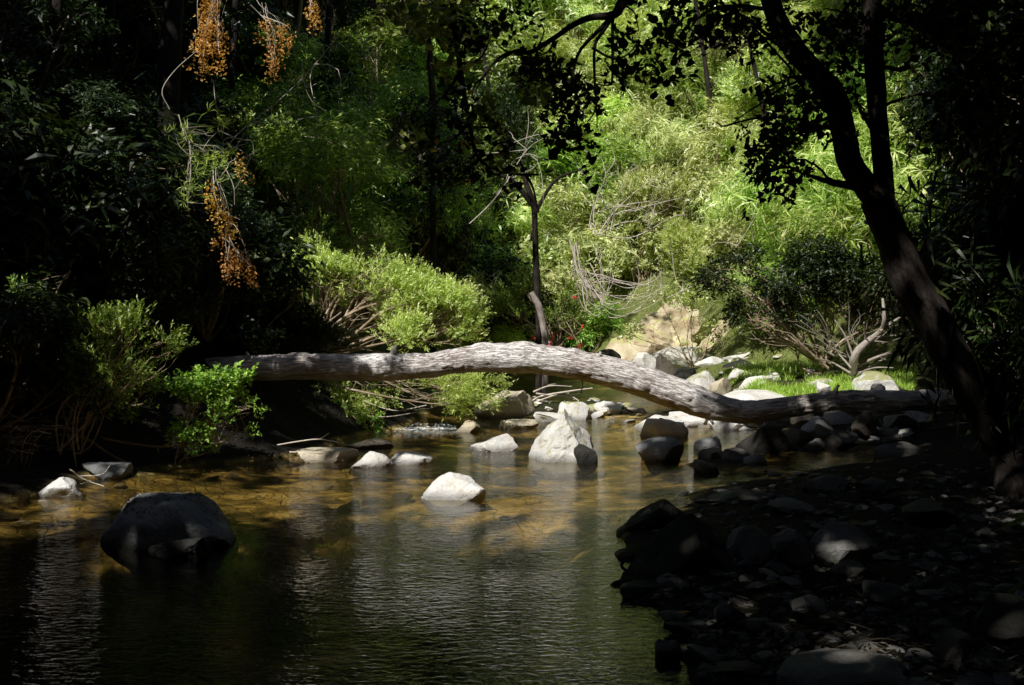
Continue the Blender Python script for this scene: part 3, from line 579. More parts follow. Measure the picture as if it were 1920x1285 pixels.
def place(mb, kind, pos, ax, sc, shade=None):
    pos = np.asarray(pos, float); n = len(pos)
    if n == 0: return
    ax = ax / (np.linalg.norm(ax, axis=1)[:, None] + 1e-9); r = rng.normal(0, 1, (n, 3)); u = np.cross(ax, r); u /= np.linalg.norm(u, axis=1)[:, None] + 1e-9; w = np.cross(ax, u)
    R = np.stack([u, w, ax], 2); sc = np.broadcast_to(sc, (n,)); var = rng.integers(0, 4, n); sh = rng.uniform(-.25, .25, n)
    for k in range(4):
        V, Fq, A = SPR[kind][k]; id_ = np.nonzero(var == k)[0]
        if len(id_) == 0: continue
        W = np.einsum('nij,vj->nvi', R[id_] * sc[id_, None, None], V) + pos[id_, None, :]
        m = len(id_); f = (Fq[None] + (np.arange(m) * len(V))[:, None, None]).reshape(-1, 4)
        mb.add(W.reshape(-1, 3), f, np.clip(A[None] * .75 + .12 + sh[id_, None], 0, 1).ravel())
mb = MB(); bo, mv, mn_ = MOSS; sel = rng.choice(len(mv), 420); sel = sel[fbm(mv[sel] * 7 + 3, 2, 6) > -.05]
place(mb, 'fine', mv[sel] + rng.normal(0, .006, (len(sel), 3)) - mn_[sel] * .012, mn_[sel] + rng.normal(0, .6, (len(sel), 3)), rng.uniform(.10, .19, len(sel))); mb.build('moss', M['mossleaf'], bo, smooth=False)
def blobpts(blobs, dens, shell=.45, seed=0, gap=.15):
    out = []; cen = []
    for (c, r, wgt) in blobs:
        c = np.asarray(c, float); r = np.asarray(r, float); n = max(3, int(dens * wgt * (r[0] * r[1] * r[2]) ** (2 / 3.)))
        u = rng.normal(0, 1, (n, 3)); u /= np.linalg.norm(u, axis=1)[:, None]; q = u * (shell + (1 - shell) * rng.random((n, 1)) ** .7)
        q = q * (1 + .35 * fbm(u * 2.3 + seed + c, 2, 4))[:, None]; p = c + q * r
        keep = fbm(p * 2.2 + seed, 2, 8) > -gap; out.append(p[keep]); cen.append(np.repeat(c[None], keep.sum(), 0))
    return np.concatenate(out), np.concatenate(cen)
def shrub(name, loc, blobs, kind, lmat, smat, label=None, cat='shrub', group=None, dens=260, sc=1.0, up=.6, base=None, stems=True, stemr=.02, nsec=9, droop=0.0, seed=0, gap=.25, shell=.45, extra=None, leaf='foliage', stemname='stem', vis=None):
    loc = np.asarray(loc, float); root = empty(name, loc)
    bs = [(np.asarray(c, float), r if hasattr(r, '__len__') else (r, r, r), w) for c, r, w in blobs]
    pts, cen = blobpts(bs, dens, shell, seed, gap); base = np.zeros(3) if base is None else np.asarray(base, float)
    out = pts - cen; out /= np.linalg.norm(out, axis=1)[:, None] + 1e-6; gro = pts - base; gro /= np.linalg.norm(gro, axis=1)[:, None] + 1e-6
    ax = out * .6 + gro * .5 + np.array([0, 0, up - droop]) + rng.normal(0, .25, pts.shape)
    mb = MB(); place(mb, kind, pts, ax, sc * rng.uniform(.75, 1.25, len(pts)))
    if stems:
        st = MB()
        for c, r, w in bs:
            e = c + rng.normal(0, .1, 3) * r; pth = wander(base + rng.normal(0, .06, 3), e, 10, .07, -.04); L = np.linalg.norm(e - base)
            tube(st, pth, np.linspace(stemr * (1 + L * .35), stemr * .55, 10), 7)
            sel = rng.choice(len(pts), min(len(pts), nsec * 6), replace=False); sel = sel[np.argsort(np.linalg.norm((pts[sel] - c) / r, axis=1))[:nsec]]
            for q in pts[sel]:
                i = int(rng.integers(4, 10)); p2 = wander(pth[i], q, 6, .10); tube(st, p2, np.linspace(stemr * .5, stemr * .16, 6), 5, cap=False)
        if extra: extra(st)
        st.build(stemname, smat, root)
    mb.build(leaf, lmat, root, smooth=False)
    if label: tag(root, label, cat, group)
    return root
def loc_blob(o, px, py, Y, rx, ry, w=1.0, rd=None):
    q = P(px, py, Y) - np.asarray(o); k = Y / F; return (q, (rx * k, (rd or (rx + ry) / 2) * k, ry * k), w)

# ------------------------------------------------------------------ shrub and tree kinds, copied over the slopes
KIND = {}
def mk(kind, H, Rd, n, lm, tree=False, sc=1.75, seed=0, dens=430, nm='shrub'):
    r = np.random.default_rng(seed); bl = []
    for i in range(n):
        a = r.uniform(0, 6.28); rr = Rd * r.uniform(.15, .75) ** .7
        z = H * (r.uniform(.35, .85) if tree else r.uniform(.2, .8)); b = r.uniform(.22, .38) * Rd * (1.1 if not tree else .9)
        bl.append(((math.cos(a) * rr, math.sin(a) * rr, z), (b * r.uniform(.9, 1.5), b * r.uniform(.9, 1.5), b * r.uniform(.6, 1.0)), 1.0))
    return shrub(nm, (0, 0, 0), bl, kind, M[lm], M['stem'], dens=dens, sc=sc, seed=seed, nsec=9, stemr=.018 if not tree else .03, up=.5 if kind != 'bamboo' else .3, gap=-.04, leaf='foliage')
SETS = [('oval', 'oval_leaf_shrub'), ('lance', 'willow_leaf_shrub'), ('bamboo', 'bamboo_clump'), ('fine', 'small_leaf_shrub')]
PROTO = {}; USED = set()
for k, nm in SETS:
    for j in range(3): PROTO[(k, j)] = mk(k, 2.0, 1.15, 8, 'slope', seed=hash((len(k), j)) % 100 + 5 + 31 * j, nm=nm)
for j, k in enumerate(('oval', 'lance')): PROTO[('tree', j)] = mk(k, 5.5, 2.1, 15, 'slope', tree=True, seed=60 + j, nm='understory_tree', sc=1.8, dens=240)
def put(key, loc, s, mat, label, cat, group=None, rz=None, tilt=0.0, zs=1.0):
    p = PROTO[key]
    if key in USED: o = dup(p)
    else: o = p; USED.add(key)
    o.location = loc; o.scale = (s, s, s * zs); o.rotation_euler = (rng.normal(0, .08), tilt + rng.normal(0, .08), rng.uniform(0, 6.28) if rz is None else rz)
    for c in o.children:
        if c.name.startswith('foliage'):
            c.material_slots[0].link = 'OBJECT'; c.material_slots[0].material = M[mat]
    return tag(o, label, cat, group)
CATN = {'oval': 'shrub', 'lance': 'shrub', 'bamboo': 'bamboo', 'fine': 'shrub', 'tree': 'tree'}
DESC = {'oval': 'round-leaved bush', 'lance': 'narrow-leaved bush', 'bamboo': 'feathery bamboo clump', 'fine': 'small-leaved bush', 'tree': 'leafy young tree'}
def cover(xr, yr, dx, dy, hp, mat, where, group, kinds, y0=14, skip=None, zs=1.0):
    yy = yr[0]; row = 0
    while yy >= yr[1]:
        xx = xr[0] + (row % 2) * dx * .5
        while xx <= xr[1]:
            px = xx + rng.uniform(-.35, .35) * dx; py = yy + rng.uniform(-.35, .35) * dy; xx += dx
            if skip and skip(px, py): continue
            q = HIT(px, py, 0, y0); 
            if q[1] > 60: continue
            k = kinds[int(rng.integers(len(kinds)))]; key = (k, int(rng.integers(3 if k != 'tree' else 2)))
            H = 5.5 if k == 'tree' else 2.0; s = hp * rng.uniform(.75, 1.35) * q[1] / F / H * (2.2 if k == 'tree' else 1)
            mm = mat if isinstance(mat, str) else mat[int(rng.integers(len(mat)))]
            g = hz(q[0], q[1]); put(key, (q[0], q[1], g - .1 * s), s, mm, DESC[k] + ' ' + where, CATN[k], group % CATN[k], zs=zs)
        yy -= dy; row += 1
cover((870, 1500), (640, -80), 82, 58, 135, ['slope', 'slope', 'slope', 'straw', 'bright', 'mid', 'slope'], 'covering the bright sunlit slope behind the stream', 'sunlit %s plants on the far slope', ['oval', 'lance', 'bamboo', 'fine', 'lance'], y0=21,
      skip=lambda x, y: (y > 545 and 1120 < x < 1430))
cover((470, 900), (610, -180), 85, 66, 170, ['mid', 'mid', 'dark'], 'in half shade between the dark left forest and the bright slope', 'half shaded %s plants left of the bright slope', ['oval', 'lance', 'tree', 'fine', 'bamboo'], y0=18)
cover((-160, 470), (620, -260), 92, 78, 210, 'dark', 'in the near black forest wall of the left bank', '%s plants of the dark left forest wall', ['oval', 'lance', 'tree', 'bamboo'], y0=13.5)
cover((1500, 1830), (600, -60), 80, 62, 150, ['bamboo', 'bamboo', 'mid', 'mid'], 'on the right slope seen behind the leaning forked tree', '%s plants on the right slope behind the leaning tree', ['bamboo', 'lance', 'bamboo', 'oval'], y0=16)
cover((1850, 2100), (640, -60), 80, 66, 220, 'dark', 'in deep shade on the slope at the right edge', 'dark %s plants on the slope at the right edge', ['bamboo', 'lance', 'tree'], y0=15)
# dark curtain of foliage at the right edge
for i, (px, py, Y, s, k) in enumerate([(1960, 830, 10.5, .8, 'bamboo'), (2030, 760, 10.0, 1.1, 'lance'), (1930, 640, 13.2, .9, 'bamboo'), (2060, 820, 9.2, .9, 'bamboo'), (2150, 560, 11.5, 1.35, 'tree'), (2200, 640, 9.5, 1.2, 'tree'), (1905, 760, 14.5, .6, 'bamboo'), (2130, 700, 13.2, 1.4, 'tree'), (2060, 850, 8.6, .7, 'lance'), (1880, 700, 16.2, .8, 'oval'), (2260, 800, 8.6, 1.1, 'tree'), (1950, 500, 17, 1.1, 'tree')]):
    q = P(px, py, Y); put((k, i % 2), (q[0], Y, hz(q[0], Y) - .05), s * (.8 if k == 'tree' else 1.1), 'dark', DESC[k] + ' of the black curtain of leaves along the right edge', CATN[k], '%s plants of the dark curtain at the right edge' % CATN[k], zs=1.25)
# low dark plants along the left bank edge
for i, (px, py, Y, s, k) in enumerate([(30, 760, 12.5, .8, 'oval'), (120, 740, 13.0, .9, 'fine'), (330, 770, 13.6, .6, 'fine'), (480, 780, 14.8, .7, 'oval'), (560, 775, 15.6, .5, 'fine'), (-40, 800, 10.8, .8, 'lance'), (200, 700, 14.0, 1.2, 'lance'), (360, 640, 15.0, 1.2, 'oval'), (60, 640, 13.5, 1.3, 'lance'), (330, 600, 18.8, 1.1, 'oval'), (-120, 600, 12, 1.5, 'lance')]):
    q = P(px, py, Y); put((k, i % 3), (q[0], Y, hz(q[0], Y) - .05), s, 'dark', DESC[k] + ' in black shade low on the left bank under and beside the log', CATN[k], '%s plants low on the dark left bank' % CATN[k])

# ------------------------------------------------------------------ individual shrubs of the photograph
def bush(name, bx, by, Y, blobs, kind, lm, label, dens=330, sc=1.0, gap=.2, **k):
    o = P(bx, by, Y); 
    return shrub(name, o, [loc_blob(o, a, b, Y + (c[0] if c else 0), rx, ry, w) for (a, b, rx, ry, w, *c) in blobs], kind, M[lm], k.pop('smat', M['stem']), label, k.pop('cat', 'shrub'), dens=dens, sc=sc, gap=gap, **k)
def fan(pts_list, r0, Y):
    def f(st):
        for o, pl, rr in pts_list:
            tube(st, smooth_path([P(a, b, Y) - o for a, b in pl], 14), np.linspace(rr, rr * .35, 14), 7)
    return f
ob = P(585, 668, 16.2)
bush('small_leaf_shrub', 585, 668, 16.2, [(455, 575, 34, 24, .9), (470, 520, 26, 20, .8), (540, 505, 34, 22, .8), (490, 548, 42, 32, 1), (560, 560, 62, 42, 1), (470, 590, 30, 30, .8), (630, 530, 60, 42, 1), (612, 505, 26, 26, .8), (700, 515, 70, 38, 1), (760, 555, 72, 45, 1.1), (835, 590, 66, 40, 1.2), (868, 612, 38, 30, 1), (790, 622, 75, 26, 1, -.3), (700, 570, 65, 36, 1), (500, 635, 55, 28, .8), (555, 615, 45, 26, .7, .4), (740, 600, 60, 34, .9), (850, 565, 40, 24, .8), (895, 600, 22, 14, .8), (590, 470, 14, 18, .8), (720, 470, 18, 18, .9), (770, 515, 26, 16, .8), (660, 492, 22, 14, .8), (430, 600, 24, 18, .7), (440, 545, 20, 14, .7), (905, 625, 18, 12, .8), (820, 545, 24, 14, .8)],
     'fine', 'bright', 'large brilliant yellow-green bush with bare fanned stems just behind the left half of the log', dens=1150, sc=1.15, gap=-.03, nsec=12, stemr=.016,
     extra=fan([(ob, [(585, 668), (640, 630), (700, 590)], .028), (ob, [(590, 664), (660, 640), (740, 610)], .026), (ob, [(600, 662), (650, 610), (672, 560)], .022), (ob, [(590, 660), (680, 655), (760, 625)], .02), (ob, [(585, 665), (620, 640), (668, 612), (690, 608)], .016), (ob, [(590, 664), (600, 620), (640, 585)], .02), (ob, [(560, 668), (520, 610), (480, 560)], .016)], .02, 16.2))
bush('small_leaf_shrub', 600, 700, 15.4, [(700, 738, 46, 24, 1), (650, 725, 40, 20, .8), (765, 722, 60, 18, 1), (840, 728, 52, 22, 1.1), (905, 728, 42, 26, 1.2), (800, 745, 50, 16, .7), (700, 775, 34, 26, .6), (620, 745, 50, 30, .6), (870, 752, 30, 16, .8)],
     'fine', 'bright', 'drooping sunlit leafy boughs hanging under the left half of the log', dens=1000, gap=.05, stemr=.012, nsec=9, up=.1)
bush('oval_leaf_shrub', 340, 850, 11.6, [(432, 755, 26, 26, 1.1), (455, 715, 14, 14, 1), (425, 712, 14, 12, .9), (380, 725, 34, 20, .9), (395, 790, 40, 30, 1), (448, 800, 24, 26, 1), (355, 765, 30, 22, .7), (415, 830, 26, 16, .8), (350, 820, 34, 18, .5), (340, 725, 22, 16, .7), (465, 765, 12, 18, 1)],
     'oval', 'mid', 'glossy-leaved round shrub in front of the left end of the log', dens=2400, sc=.85, gap=.2, stemr=.007)
bush('oval_leaf_shrub', 260, 760, 12.0, [(280, 712, 34, 20, 1), (225, 735, 22, 16, .8), (172, 768, 16, 10, .9), (240, 760, 40, 20, .5)],
     'oval', 'mid', 'small patchy green shrub below the very left end of the log', dens=1600, sc=.8, stemr=.008)
bush('small_leaf_shrub', 130, 850, 11.0, [(275, 600, 38, 26, 1.2), (300, 640, 34, 32, 1.2), (245, 625, 32, 26, 1), (285, 672, 20, 16, .8), (180, 612, 24, 18, .7), (215, 605, 18, 14, .7), (150, 700, 50, 34, .5), (215, 715, 50, 30, .5), (110, 770, 50, 34, .4), (250, 690, 30, 22, .6), (175, 655, 40, 26, .5)],
     'fine', 'mid', 'rounded green bush above the far left end of the log', dens=1700, sc=.9, stemr=.008)
ob = P(-60, 790, 11.2)
bush('small_leaf_shrub', -60, 790, 11.2, [(58, 545, 20, 18, 1), (90, 595, 34, 16, 1.1), (130, 512, 34, 16, .7), (60, 575, 20, 14, .8), (20, 600, 40, 20, .4)],
     'fine', 'mid', 'thin shrub with pale bare stems reaching in from the left edge', dens=1300, sc=.9, stemr=.012,
     extra=fan([(ob, [(-60, 790), (-20, 665), (20, 632), (60, 612), (105, 600)], .018), (ob, [(-50, 760), (30, 625), (60, 570), (65, 540)], .013)], .02, 11.2))
bush('willow_leaf_shrub', 660, 800, 15.3, [(620, 770, 50, 24, .8), (690, 795, 40, 24, .8), (560, 780, 50, 30, .6), (640, 745, 40, 20, .6)], 'oval', 'mid', 'dim bush with bare twigs hanging over the riffle below the log', dens=450, sc=.9)
bush('small_leaf_shrub', 560, 560, 18.2, [(550, 450, 40, 30, .8), (520, 500, 40, 30, .8), (590, 430, 30, 22, .7), (650, 490, 40, 30, 1), (720, 480, 40, 30, 1), (720, 440, 20, 22, .8)], 'fine', 'mid', 'dim upright shrub rising behind the brilliant yellow-green bush', dens=480, stemr=.014)
# feathery bush and red flowers behind the arch of the log
bush('feathery_shrub', 1040, 660, 24.0, [(1045, 600, 34, 26, 1), (1080, 595, 30, 22, 1), (1010, 620, 26, 20, .8), (1060, 560, 30, 20, .7), (960, 590, 34, 28, 1), (985, 540, 34, 28, 1), (930, 560, 30, 34, .9), (1090, 620, 20, 16, .7)], 'fine', 'mid', 'feathery green shrub with red flowers above the arch of the log', dens=500, sc=1.3, stemr=.014)
t = empty('flower_spray', P(1085, 620, 23.5)); tag(t, 'spray of small red flowers hanging beside the feathery shrub above the log', 'flowers'); mb = MB(); mbs = MB()
for (a, b) in [(1093, 614), (1088, 648), (1070, 632), (1035, 636), (1032, 645), (1076, 557), (1040, 628), (1086, 650), (1005, 634)]:
    q = P(a, b, 23.5); mb = MB()
    for i in range(9):
        d = rng.normal(0, 1, 3); d[2] -= .8; v = leafq(q + rng.normal(0, .02, 3), d / np.linalg.norm(d), rng.normal(0, 1, 3), .07, .035); mb.add(v, [[0, 1, 2, 3]], rng.random())
    mb.build('flower', M['red'], t, smooth=False, origin=t.location)
    tube(mbs, wander(q, P(1045 + rng.uniform(-20, 20), 590, 23.8), 5, .08), .006, 4)
mbs.build('stem', M['stem'], t, origin=t.location)
bush('small_leaf_shrub', 1300, 690, 25.4, [(1290, 610, 26, 18, .8), (1340, 620, 40, 22, 1), (1310, 650, 40, 16, .9), (1380, 640, 36, 20, 1), (1250, 650, 26, 12, .6), (1230, 560, 30, 20, .7), (1300, 560, 40, 24, .9), (1180, 625, 24, 12, .9), (1380, 590, 40, 26, .9)], 'oval', 'slope', 'low patchy greenery growing over the cream earth bank', dens=420, sc=1.3, stemr=.01, gap=.0)
# shaded shrub above the grass
ob = P(1545, 690, 18.5)
bush('dense_shrub', 1545, 690, 18.5, [(1345, 525, 52, 36, .9), (1405, 505, 50, 40, .9), (1420, 560, 60, 40, 1), (1490, 540, 70, 55, 1), (1560, 520, 70, 60, 1), (1630, 540, 70, 60, 1), (1690, 560, 50, 60, 1), (1480, 600, 60, 30, .9), (1400, 600, 44, 24, .8), (1560, 590, 60, 40, .7), (1650, 610, 50, 40, .6), (1540, 480, 60, 40, .8), (1430, 620, 40, 16, .7)],
     'oval', 'dark', 'wide dark shaded shrub with bare stems arching over the bright grass', dens=620, sc=1.1, stemr=.016, nsec=16, smat=M['stem'], gap=-.02,
     extra=fan([(ob, [(1545, 690), (1500, 650), (1440, 640), (1425, 645)], .025), (ob, [(1540, 685), (1490, 630), (1450, 590), (1440, 570)], .035), (ob, [(1530, 680), (1470, 640), (1400, 600), (1370, 570), (1350, 555)], .02), (ob, [(1550, 690), (1510, 640), (1500, 600)], .02)], .02, 18.5))
t = empty('branching_stump', P(1600, 682, 17.6)); tag(t, 'pale forked bare trunk fanning up from the bright grass in front of the shaded shrub', 'bare tree'); mb = MB(); o = np.array(t.location)
for pl, r0, r1 in [([(1598, 700), (1604, 665), (1625, 642), (1650, 622), (1658, 600), (1655, 560)], .075, .02), ([(1650, 622), (1680, 600), (1700, 590)], .025, .01), ([(1606, 665), (1622, 640), (1620, 605)], .03, .01), ([(1600, 670), (1585, 630), (1565, 600)], .02, .008), ([(1600, 690), (1650, 668), (1690, 660)], .03, .012), ([(1610, 695), (1645, 680), (1660, 672)], .025, .01), ([(1640, 632), (1690, 628), (1730, 622)], .014, .006), ([(1640, 640), (1700, 645), (1740, 640)], .012, .005), ([(1596, 690), (1570, 660), (1560, 640)], .02, .008), ([(1602, 690), (1588, 660), (1586, 645)], .012, .005), ([(1595, 700), (1560, 680), (1530, 672)], .02, .01), ([(1610, 700), (1640, 690), (1675, 690)], .02, .008)]:
    tube(mb, smooth_path([P(a, b, 17.6 + rng.normal(0, .1)) - o for a, b in pl], 16), np.linspace(r0, r1, 16), 8)
for i in range(26):
    a, b = rng.uniform(1480, 1740), rng.uniform(560, 665); tube(mb, wander(P(1600 + (a - 1600) * .35, 680 + (b - 680) * .35, 17.7) - o, P(a, b, 17.6) - o, 7, .1), np.linspace(.009, .003, 7), 4, cap=False)
mb.build('branches', M['palebark'], t)

# ------------------------------------------------------------------ bare vines, twigs and sticks
def tangle(name, label, cat, paths, mat, origin):
    t = MB()
    for pth, r0, r1 in paths: tube(t, pth, np.linspace(r0, r1, len(pth)), 6)
    o = t.build(name, mat, origin=origin); return tag(o, label, cat)
pp = []
for i in range(19):
    a0 = rng.uniform(1070, 1110); b0 = rng.uniform(480, 545); a2 = rng.uniform(1130, 1255); b2 = rng.uniform(470, 560); dip = rng.uniform(525, 595); Y = 20.6 + rng.normal(0, .25)
    pts = [(a0, b0), ((a0 * 2 + a2) / 3 - 8, dip - 12), ((a0 + a2) / 2 + 10, dip), (a2 - 6, (dip + b2) / 2), (a2 + rng.uniform(-25, 10), b2 - rng.uniform(0, 25))]
    pp.append((smooth_path([P(a, b, Y + rng.normal(0, .08)) for a, b in pts], 22), rng.uniform(.006, .013), .004))
for i in range(6): pp.append((smooth_path([P(1068 + i * 3, 450 + rng.uniform(0, 20), 20.6), P(1085 + rng.uniform(-5, 8), 520, 20.6), P(1120 + rng.uniform(-10, 20), 560, 20.6)], 12), .014, .008))
tangle('vine_tangle', 'tangle of pale bare vines hanging in hoops over the dark hollow behind the log', 'vines', pp, M['twig'], P(1150, 480, 20.6))
pp = []
mains = [wander(P(1130 + rng.normal(0, 8), 440, 23.6), P(a, b, 23.6 + rng.normal(0, .3)), 16, .1) for a, b in [(1090, 320), (1130, 310), (1180, 318), (1230, 335), (1280, 370), (1290, 410), (1220, 400)]]
for m_ in mains: pp.append((m_, .014, .004))
for i in range(46):
    c0 = mains[i % 7][int(rng.integers(3, 15))]; L = rng.uniform(25, 75); an = rng.uniform(-.6, 2.4)
    pp.append((wander(c0, c0 + np.array([math.cos(an) * L, rng.normal(0, 20), math.sin(an) * L * .8]) * 23.6 / F, 9, .14), rng.uniform(.005, .009), .002))
tangle('bare_branches', 'grey leafless thicket of thin twigs halfway up the sunlit slope', 'bare branches', pp, M['twig'], P(1130, 440, 23.6))
for k, (x0, x1, y0, y1, Y, lab) in enumerate([(1250, 1420, 560, 400, 24, 'few long thin dry canes crossing the bright slope right of the grey thicket'), (880, 1060, 420, 250, 22, 'thin dry twigs dangling in the bright gap left of the grey thicket'), (420, 640, 330, 60, 17, 'thin grey twigs hanging in the dark left of the bright slope')]):
    main = wander(P(x0, y0, Y), P(x1, y1, Y), 15, .1); pp = [(main, .011, .004)]
    for i in range(14):
        a, b = rng.uniform(x0, x1), rng.uniform(y1, y0); an = rng.uniform(0, 3.14); L = rng.uniform(50, 120)
        c0 = main[int(rng.integers(2, 14))] ; pp.append((wander(c0, c0 + np.array([math.cos(an) * L, rng.normal(0, 20), -math.sin(an) * L * (1 if rng.random() < .4 else -1)]) * Y / F, 8, .15), .007, .003))
    tangle('dry_twigs', lab, 'twigs', pp, M['twig'], P((x0 + x1) / 2, (y0 + y1) / 2, Y))
pp = []
for pl, r in [([(985, 765), (1010, 745), (1060, 735), (1111, 728)], .02), ([(995, 760), (1030, 745), (1070, 745), (1085, 752)], .014), ([(1000, 735), (1030, 724), (1072, 725)], .014), ([(1005, 738), (1045, 742), (1090, 738)], .014), ([(960, 775), (1010, 752), (1050, 738)], .018), ([(1020, 728), (1030, 722), (1042, 720)], .008), ([(1060, 736), (1075, 745), (1085, 753), (1070, 756)], .01), ([(990, 772), (1030, 765), (1080, 748)], .012), ([(1068, 734), (1060, 748), (1055, 765)], .008)]:
    pp.append((smooth_path([P(a, b, 18.2 + rng.normal(0, .05)) for a, b in pl], 14), r, r * .45))
tangle('driftwood_branch', 'bare sunlit driftwood branch lying on the gravel bar behind the pointed rock', 'branch', pp, M['twig'], P(1030, 745, 18.2))
def stick(label, pl, r, mat, Y, name='stick', cat='stick'):
    pp = [(smooth_path([P(a, b, Y if np.isscalar(Y) else y) for (a, b), y in zip(q, Y if not np.isscalar(Y) else [Y] * len(q))], 12), r * s, r * s * .5) for q, s in pl]
    return tangle(name, label, cat, pp, M[mat], P(*pl[0][0][0], Y if np.isscalar(Y) else Y[0]))
stick('long brown stick slanting down from the left bank into the water', [([(80, 785), (160, 822), (215, 858), (283, 887)], 1)], .02, 'stick', 11.3)
stick('orange broken stick lying level on the left bank below the glossy shrub', [([(170, 818), (240, 832), (300, 838), (352, 834)], 1), ([(310, 812), (330, 825), (345, 836)], .5), ([(295, 838), (298, 850)], .8)], .016, 'stick', 11.5)
stick('thin curved twig standing over the tan stone of the midstream row', [([(520, 835), (560, 828), (600, 824), (645, 832)], 1), ([(600, 824), (617, 812)], .6), ([(510, 848), (560, 848), (570, 846)], 1.2)], .010, 'twig', 12.6, 'twig', 'twig')
stick('forked twig poking out of the water behind the small cream rock', [([(130, 880), (160, 900), (195, 912)], 1), ([(150, 893), (190, 890), (207, 872)], .7), ([(170, 902), (150, 908)], .5)], .008, 'twig', 10.0, 'twig', 'twig')
stick('tiny bare twig sticking out of the amber water at the far left', [([(76, 1015), (85, 1000), (96, 982)], 1), ([(56, 998), (64, 1006)], .7), ([(88, 996), (94, 990), (93, 980)], .6)], .004, 'twig', 7.9, 'twig', 'twig')
stick('thin twigs poking from the bushes into the riffle under the log', [([(680, 752), (740, 770), (800, 760)], 1), ([(660, 775), (720, 782), (790, 772)], 1), ([(640, 790), (650, 830)], .7)], .009, 'twig', 15.2, 'twigs', 'twigs')
stick('curved root reaching from the largest black boulder to the water', [([(1190, 1040), (1165, 1058), (1180, 1075), (1200, 1085)], 1)], .012, 'bark', 6.7, 'root', 'root')

# ------------------------------------------------------------------ dead orange foliage and lit bamboo hanging in the dark at left
def hanging(name, label, cat, Y, blobs, kind, lm, twigs, dens=850, sc=.8, droop=1.6, smat='twig', tr=.007):
    o = P(blobs[0][0], blobs[0][1], Y)
    def f(st):
        for pl in twigs: tube(st, smooth_path([P(a, b, Y + rng.normal(0, .04)) - o for a, b in pl], 12), np.linspace(tr, tr * .4, 12), 5)
    return shrub(name, o, [loc_blob(o, a, b, Y, rx * (.78 if kind == 'dead' else 1), ry * (.85 if kind == 'dead' else 1), w) for a, b, rx, ry, w in blobs], kind, M[lm], M[smat], label, cat, dens=dens, sc=sc, up=0, droop=droop, stemr=.003, nsec=4, gap=.4, extra=f, base=P(blobs[0][0], blobs[0][1] - 30, Y) - o, shell=.1)
hanging('dead_branch', 'largest spray of orange dead leaves hanging from the top at left', 'dead branch', 11.5, [(405, -10, 22, 20, 1.3), (395, 30, 20, 26, 1.3), (412, 60, 16, 14, 1), (375, 75, 14, 24, 1.2), (380, 105, 9, 16, 1), (408, 85, 8, 12, 1)], 'dead', 'orange', [[(420, -60), (400, 0), (395, 40), (380, 110)], [(420, -50), (410, 40), (410, 95)]])
hanging('dead_branch', 'fan-shaped spray of orange dead leaves right of the largest one', 'dead branch', 12, [(500, 38, 20, 10, 1.3), (525, 52, 20, 12, 1.3), (515, 80, 10, 18, 1.1), (511, 112, 5, 14, 1)], 'dead', 'orange', [[(470, 10), (490, 30), (515, 60), (512, 125)], [(490, 30), (530, 45), (545, 55)]])
hanging('dead_branch', 'small orange tuft of dead leaves at the top edge', 'dead branch', 12.5, [(581, 20, 6, 8, 1.4), (586, 2, 4, 6, 1)], 'dead', 'orange', [[(590, -20), (582, 10), (580, 28)]])
hanging('dead_branch', 'thin orange dead spray hanging beside the lit bamboo', 'dead branch', 11.8, [(402, 345, 12, 16, 1), (403, 375, 16, 12, 1.2), (420, 400, 14, 8, 1.1), (432, 408, 10, 6, 1), (440, 300, 9, 12, .6)], 'dead', 'orange', [[(400, 320), (402, 360), (415, 395), (450, 412)], [(430, 400), (428, 430), (432, 480)]])
hanging('dead_branch', 'lowest orange dead spray above the brilliant bush', 'dead branch', 12, [(430, 462, 14, 18, 1.3), (452, 485, 12, 16, 1.3), (428, 490, 6, 14, 1), (470, 498, 12, 5, .7), (425, 432, 8, 8, .8)], 'dead', 'orange', [[(425, 420), (432, 450), (452, 480), (470, 500)], [(432, 450), (425, 495)]])
hanging('bamboo_branch', 'lit bamboo shoot with narrow leaves hanging in the dark at left', 'bamboo', 11.4, [(360, 300, 14, 10, 1.1), (358, 328, 12, 14, 1.2), (362, 355, 10, 10, 1), (420, 238, 12, 6, .9), (345, 240, 8, 5, .8), (390, 290, 12, 6, .9), (418, 285, 6, 12, .8)], 'bamboo', 'bamboo', [[(355, 265), (358, 320), (352, 380), (358, 420)], [(318, 205), (304, 170), (330, 130), (370, 95)], [(335, 215), (342, 240), (350, 265)], [(400, 150), (405, 200), (412, 225)], [(410, 245), (450, 262), (472, 265), (476, 290)], [(440, 310), (470, 290), (495, 278)], [(470, 295), (450, 340), (440, 355)], [(350, 380), (385, 382)], [(425, 320), (438, 350), (440, 385)]], dens=520, sc=.62, droop=.3, tr=.006)

# grasses at the left edge and the bright grass on the right
def blades(mb, base, d, L, W, bend, n=4):
    s = np.cross(d, [0, 0, 1.]); s = s / (np.linalg.norm(s) + 1e-6); pts = []
    for i in range(n + 1):
        t = i / n; p = base + np.array([0, 0, 1.]) * L * (t - bend * t * t * .5) + d * L * bend * t * t; w = W * (1 - t) ** .7 * .5 + .0004; pts += [p - s * w, p + s * w]
    mb.add(pts, [[2 * i, 2 * i + 1, 2 * i + 3, 2 * i + 2] for i in range(n)], rng.random())
mb = MB(); c = 0
while c < 10500:
    px = rng.uniform(1355, 1715); py = rng.uniform(682, 748)
    if py < 690 and px < 1420 and rng.random() < .7: continue
    q = HITn(px, py)
    if q[1] < 14.9 or q[1] > 23 or q[2] < .0: continue
    if vn([[q[0] * 1.6, q[1] * 1.6, 0]], 5)[0] < -.12: continue
    a = rng.uniform(0, 6.28); blades(mb, q + [0, 0, -.02], np.array([math.cos(a), math.sin(a), 0]), rng.uniform(.07, .22), .011, rng.uniform(.2, .9), 3); c += 1
